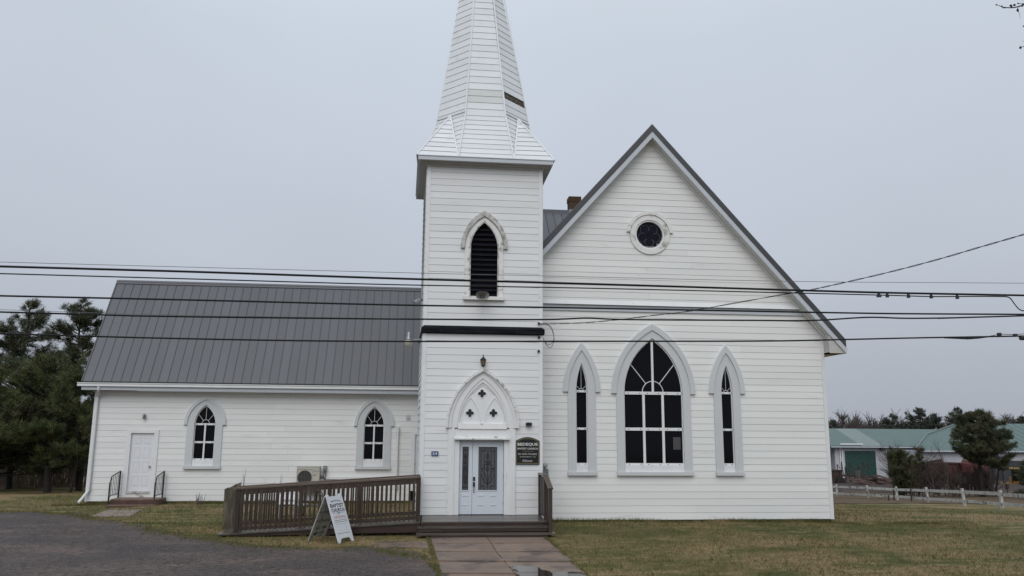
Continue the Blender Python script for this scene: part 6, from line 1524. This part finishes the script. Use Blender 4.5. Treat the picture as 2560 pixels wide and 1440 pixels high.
# bare stems by the annex wall
for i, (px, py, lb) in enumerate(((497, 1262, 'small leafless shrub on the grass before the annex wall'), (610, 1215, 'thin bare stems rising behind the low end of the ramp'), (700, 1215, 'bare twigs left of the heat pump'))):
    Yw = YA-.6; a = P(px, py, Yw); z0_ = float(gz(a.x, Yw)); V, FC = [], []; g = np.random.default_rng(80+i)
    hh_ = max(.35, P(px, (1232, 1180, 1195)[i], Yw).z-z0_)
    for k in range(9 if i == 0 else 4):
        b0 = np.array([a.x+g.normal(0, .05), Yw+g.normal(0, .05), z0_]); d = np.array([g.normal(0, .28 if i == 0 else .10), g.normal(0, .12), 1.]); d /= np.linalg.norm(d)
        L = hh_*g.uniform(.7, 1.15); tube_np(V, FC, np.stack([b0, b0+d*L*.5+g.normal(0, .02, 3), b0+d*L+g.normal(0, .04, 3)]), [.012, .009, .004], 4)
    s = thing('bare_shrub', lb, 'shrub', 'leafless stems along the annex'); npmesh('stem', np.concatenate(V), np.concatenate(FC), BARE, s)

# overhanging street tree, trunk outside the picture on the right
tt = thing('overhanging_tree', 'budding tree twigs reaching in at the top right corner', 'tree')
Yt_ = 7.0
def PT(x, y): return np.array(P(x, y, Yt_))
V, FC = [], []
bx_, by_ = 9.4, 6.2; bz_ = float(gz(bx_, by_))-.1
def limb(pts, r0, r1, n=7):
    q = np.array([tuple(v) for v in cr_spline([Vector(tuple(p)) for p in pts], 5)]); tube_np(V, FC, q, np.linspace(r0, r1, len(q)), n); return q
limb([(bx_, by_, bz_), (bx_+.05, by_, 1.5), (bx_-.04, by_+.05, 3.2), (bx_+.1, by_, 5.0), (bx_+.05, by_, 7.0)], .19, .07, 9)
bare(V, FC, (bx_+.06, by_, 5.2), 5.2, 901, 4, .09, .5, 3); bare(V, FC, (bx_-.02, by_+.03, 3.4), 6.2, 902, 4, .10, .6, 3)
hub = PT(2760, 30)
limb([(bx_, by_, 3.3), (8.6, 6.5, 4.6), (7.4, 6.8, 5.4), hub, PT(2700, -40)], .075, .012, 6)
def twig(pts, r0, r1):
    q = np.array([tuple(v) for v in cr_spline([Vector(tuple(PT(*p))) for p in pts], 4)]); tube_np(V, FC, q, np.linspace(r0, r1, len(q)), 5); return q
twig([(2700, -40), (2600, -5), (2562, 11), (2545, 16.5), (2532, 19), (2515, 19), (2505, 17), (2492, 12)], .010, .0028)
twig([(2600, -5), (2580, 8), (2558, 10), (2545, 8.5)], .006, .0022)
twig([(2640, 40), (2600, 60), (2575, 64), (2557, 65)], .008, .003); twig([(2660, 80), (2610, 108), (2575, 113), (2552, 118)], .008, .003); twig([(2760, 30), (2690, 60), (2660, 80)], .016, .008); twig([(2760, 30), (2690, 35), (2640, 40)], .014, .008)
twig([(2545, 16.5), (2545, 24), (2549, 36), (2551, 47)], .0025, .001)
twig([(2610, 108), (2570, 104), (2556, 103)], .003, .0015)
buds = [(2491, 12), (2504.5, 15.5), (2508, 19), (2512.5, 19), (2527, 14), (2529, 17), (2536, 12.5), (2544, 25), (2545, 28), (2555.5, 15), (2557, 9.5), (2545, 8.5), (2559, 65.5), (2551, 119), (2560, 11)]
npmesh('trunk', np.concatenate(V), np.concatenate(FC), BARK, tt)
mb = MB()
for i, (x, y) in enumerate(buds):
    c = P(x, y, Yt_); s = .009 if i not in (4, 6, 7, 13) else .014
    mb.lathe([(.2*s, -1.1*s), (.9*s, -.3*s), (.8*s, .4*s), (.15*s, 1.2*s)], c, 'z' if i % 2 else 'x', 6)
mb.build('bud', BLACK, tt)

# ------------------------------------------------------------------ grass, pebbles
g = np.random.default_rng(77)
def scatter(n, x0, x1, y0, y1, fn, p=1.0):
    u = g.random(n); y = y0+(y1-y0)*u**p; x = g.uniform(x0, x1, n); k = fn(x, y); return x[k], y[k]
from bisect import bisect
ex_ = np.array([p.x for p in edge]); ey_ = np.array([p.y for p in edge])
wl0, wl1 = gpt(Lx[0]), gpt(Lx[-1]); wr0, wr1 = gpt(Rx[0]), gpt(Rx[-1])
def on_lawn(x, y):
    ge = np.interp(x, ex_, ey_)
    lot = (y < ge-.12*g.random(len(x))) & (x < edge[-1].x)
    xl = np.interp(y, [wl1[1], wl0[1]], [wl1[0], wl0[0]])+.02; xr = np.interp(y, [wr1[1], wr0[1]], [wr1[0], wr0[0]])-.02
    walk = (x > xl) & (x < xr) & (y < YF-.5)
    deck = (x > x_l-.3) & (x < dx1+.1) & (y > YP-.65*(x > dx0-.2)) & (y < YQ+.1)
    tow = (x > tl-.2) & (y > YF-.6) & (x < dx1+.15)
    nave = (x > gl) & (x < grr) & (y > YG-.04)
    an = (y > YA-.03) & (x > al) & (x < gl)
    stp2 = (x > xx0-.05) & (x < x1_+.05) & (y > fy-.4)
    return ~(lot | walk | deck | tow | nave | an | stp2)
def blades(n, x0, x1, y0, y1, hmin, hmax, wd, p=1.):
    x, y = scatter(n, x0, x1, y0, y1, on_lawn, p); m = len(x); z = gz(x, y)
    cl = np.sin(x*1.7+np.sin(y*2.1)*2)*np.sin(y*1.3+x*.6); h = g.uniform(hmin, hmax, m)*(1+.35*cl)
    az = g.uniform(0, 2*np.pi, m); dx, dy = np.cos(az)*wd/2, np.sin(az)*wd/2; lx, ly = g.normal(0, .5, m)*h, g.normal(0, .5, m)*h
    A = np.stack([x-dx, y-dy, z-.005], -1); B = np.stack([x+dx, y+dy, z-.005], -1); T = np.stack([x+lx, y+ly, z+h], -1)
    return np.stack([A, B, T], 1).reshape(-1, 3)
VV = np.concatenate([blades(170000, -13, 17, 13.5, 24.5, .02, .055, .011, 1.1), blades(60000, -16, 22, 23, 40, .03, .07, .018, 1.), blades(9000, x_l-1, 16, YG-.25, YG-.03, .05, .14, .012), blades(7000, al-1, 0, YA-.3, YA-.04, .05, .14, .014)])
tx, ty = scatter(5200, -13, 17, 15, 30, on_lawn, 1.2); C3 = np.stack([tx, ty, gz(tx, ty)+.005], -1)
tv, tf = needles(C3, np.tile([[0, 0, 1.4]], (len(C3), 1)), .075, .009, 9, .55); VV = np.concatenate([VV, tv])
npmesh('grass', VV, np.arange(len(VV)).reshape(-1, 3), BLADE, kind='stuff', label='short winter grass on the church lawn', category='grass')
# tufts creeping over the gravel rim and path edges
tu = []
for i in range(len(edge)-1):
    a, b_ = edge[i], edge[i+1]; L = (b_-a).length
    for k in range(int(L*90)): tu.append(a.lerp(b_, g.random())+Vector((0, g.normal(.10, .24))))
for a, b_ in ((wl0, wl1), (wr0, wr1)):
    for k in range(380): tu.append(a.lerp(b_, g.random())+Vector(((-.06 if a is wl0 else .06)+g.normal(0, .03), 0)))
tu = np.array([tuple(t) for t in tu]); C3 = np.stack([tu[:, 0], tu[:, 1], gz(tu[:, 0], tu[:, 1])+.01], -1)
NV, NF = needles(C3, np.tile([[0, 0, 1.3]], (len(C3), 1)), .055, .010, 6, .6)
npmesh('edge_grass', NV, NF, BLADE, kind='stuff', label='ragged grass tufts along the gravel and path edges', category='grass')
# dry long grass along the fence
fx = np.array([p.x for p in fp]); fy2 = np.array([p.y for p in fp]); n = 16000; k = g.random(n); xx = fx[0]+(fx[-1]-fx[0])*k; yy = np.interp(xx, fx, fy2)+g.normal(-.1, .35, n)
C3 = np.stack([xx, yy, gz(xx, yy)+.02], -1); NV, NF = needles(C3, np.tile([[0, 0, 1.5]], (n, 1)), .20, .014, 3, .5)
npmesh('dry_grass', NV, NF, leafmat('straw', (.19, .14, .09), (.24, .19, .13), (.10, .09, .05)), kind='stuff', label='dead straw coloured grass along the foot of the fence', category='grass')
# pebbles
n = 60000; y = 11+ (edge[0].y-10)*g.random(n)**1.3; x = g.uniform(-18, edge[-1].x+.1, n); ok = y < np.interp(x, ex_, ey_)+g.normal(0, .12, n); x, y = x[ok], y[ok]; n = len(x)
s = g.uniform(.008, .020, n)*np.where(g.random(n) < .03, 1.7, 1); oc = np.array([(1, 0, 0), (0, 1, 0), (-1, 0, 0), (0, -1, 0), (0, 0, .7)], float)
rot = g.uniform(0, 6.28, n); ca, sa = np.cos(rot), np.sin(rot)
V = oc[None]*s[:, None, None]*g.uniform(.6, 1.3, (n, 5, 1)); Xr = V[..., 0]*ca[:, None]-V[..., 1]*sa[:, None]; Yr_ = V[..., 0]*sa[:, None]+V[..., 1]*ca[:, None]
V = np.stack([Xr+x[:, None], Yr_+y[:, None], V[..., 2]+gz(x, y)[:, None]+.024], -1).reshape(-1, 3)
fcs = np.array([(0, 1, 4), (1, 2, 4), (2, 3, 4), (3, 0, 4)]); FC = (np.arange(n)[:, None, None]*5+fcs[None]).reshape(-1, 3)
PEB = mat('pebbles', (.105, .088, .083), .6, (.045, .038, .038), 30, .4, 0, 1, 0, .4, col3=(.36, .33, .31), n3scale=23, n3lo=.64, n3hi=.68)
npmesh('gravel', V, FC, PEB, kind='stuff', label='loose grey brown pebbles on the parking lot', category='gravel')
print('boards', len([o for o in bpy.data.objects if o.name.startswith('siding_board')]), 'spire', len([o for o in bpy.data.objects if o.name.startswith('spire_board')]), 'objects', len(bpy.data.objects), 'tris', sum(len(o.data.polygons) for o in bpy.data.objects if o.type == 'MESH'))
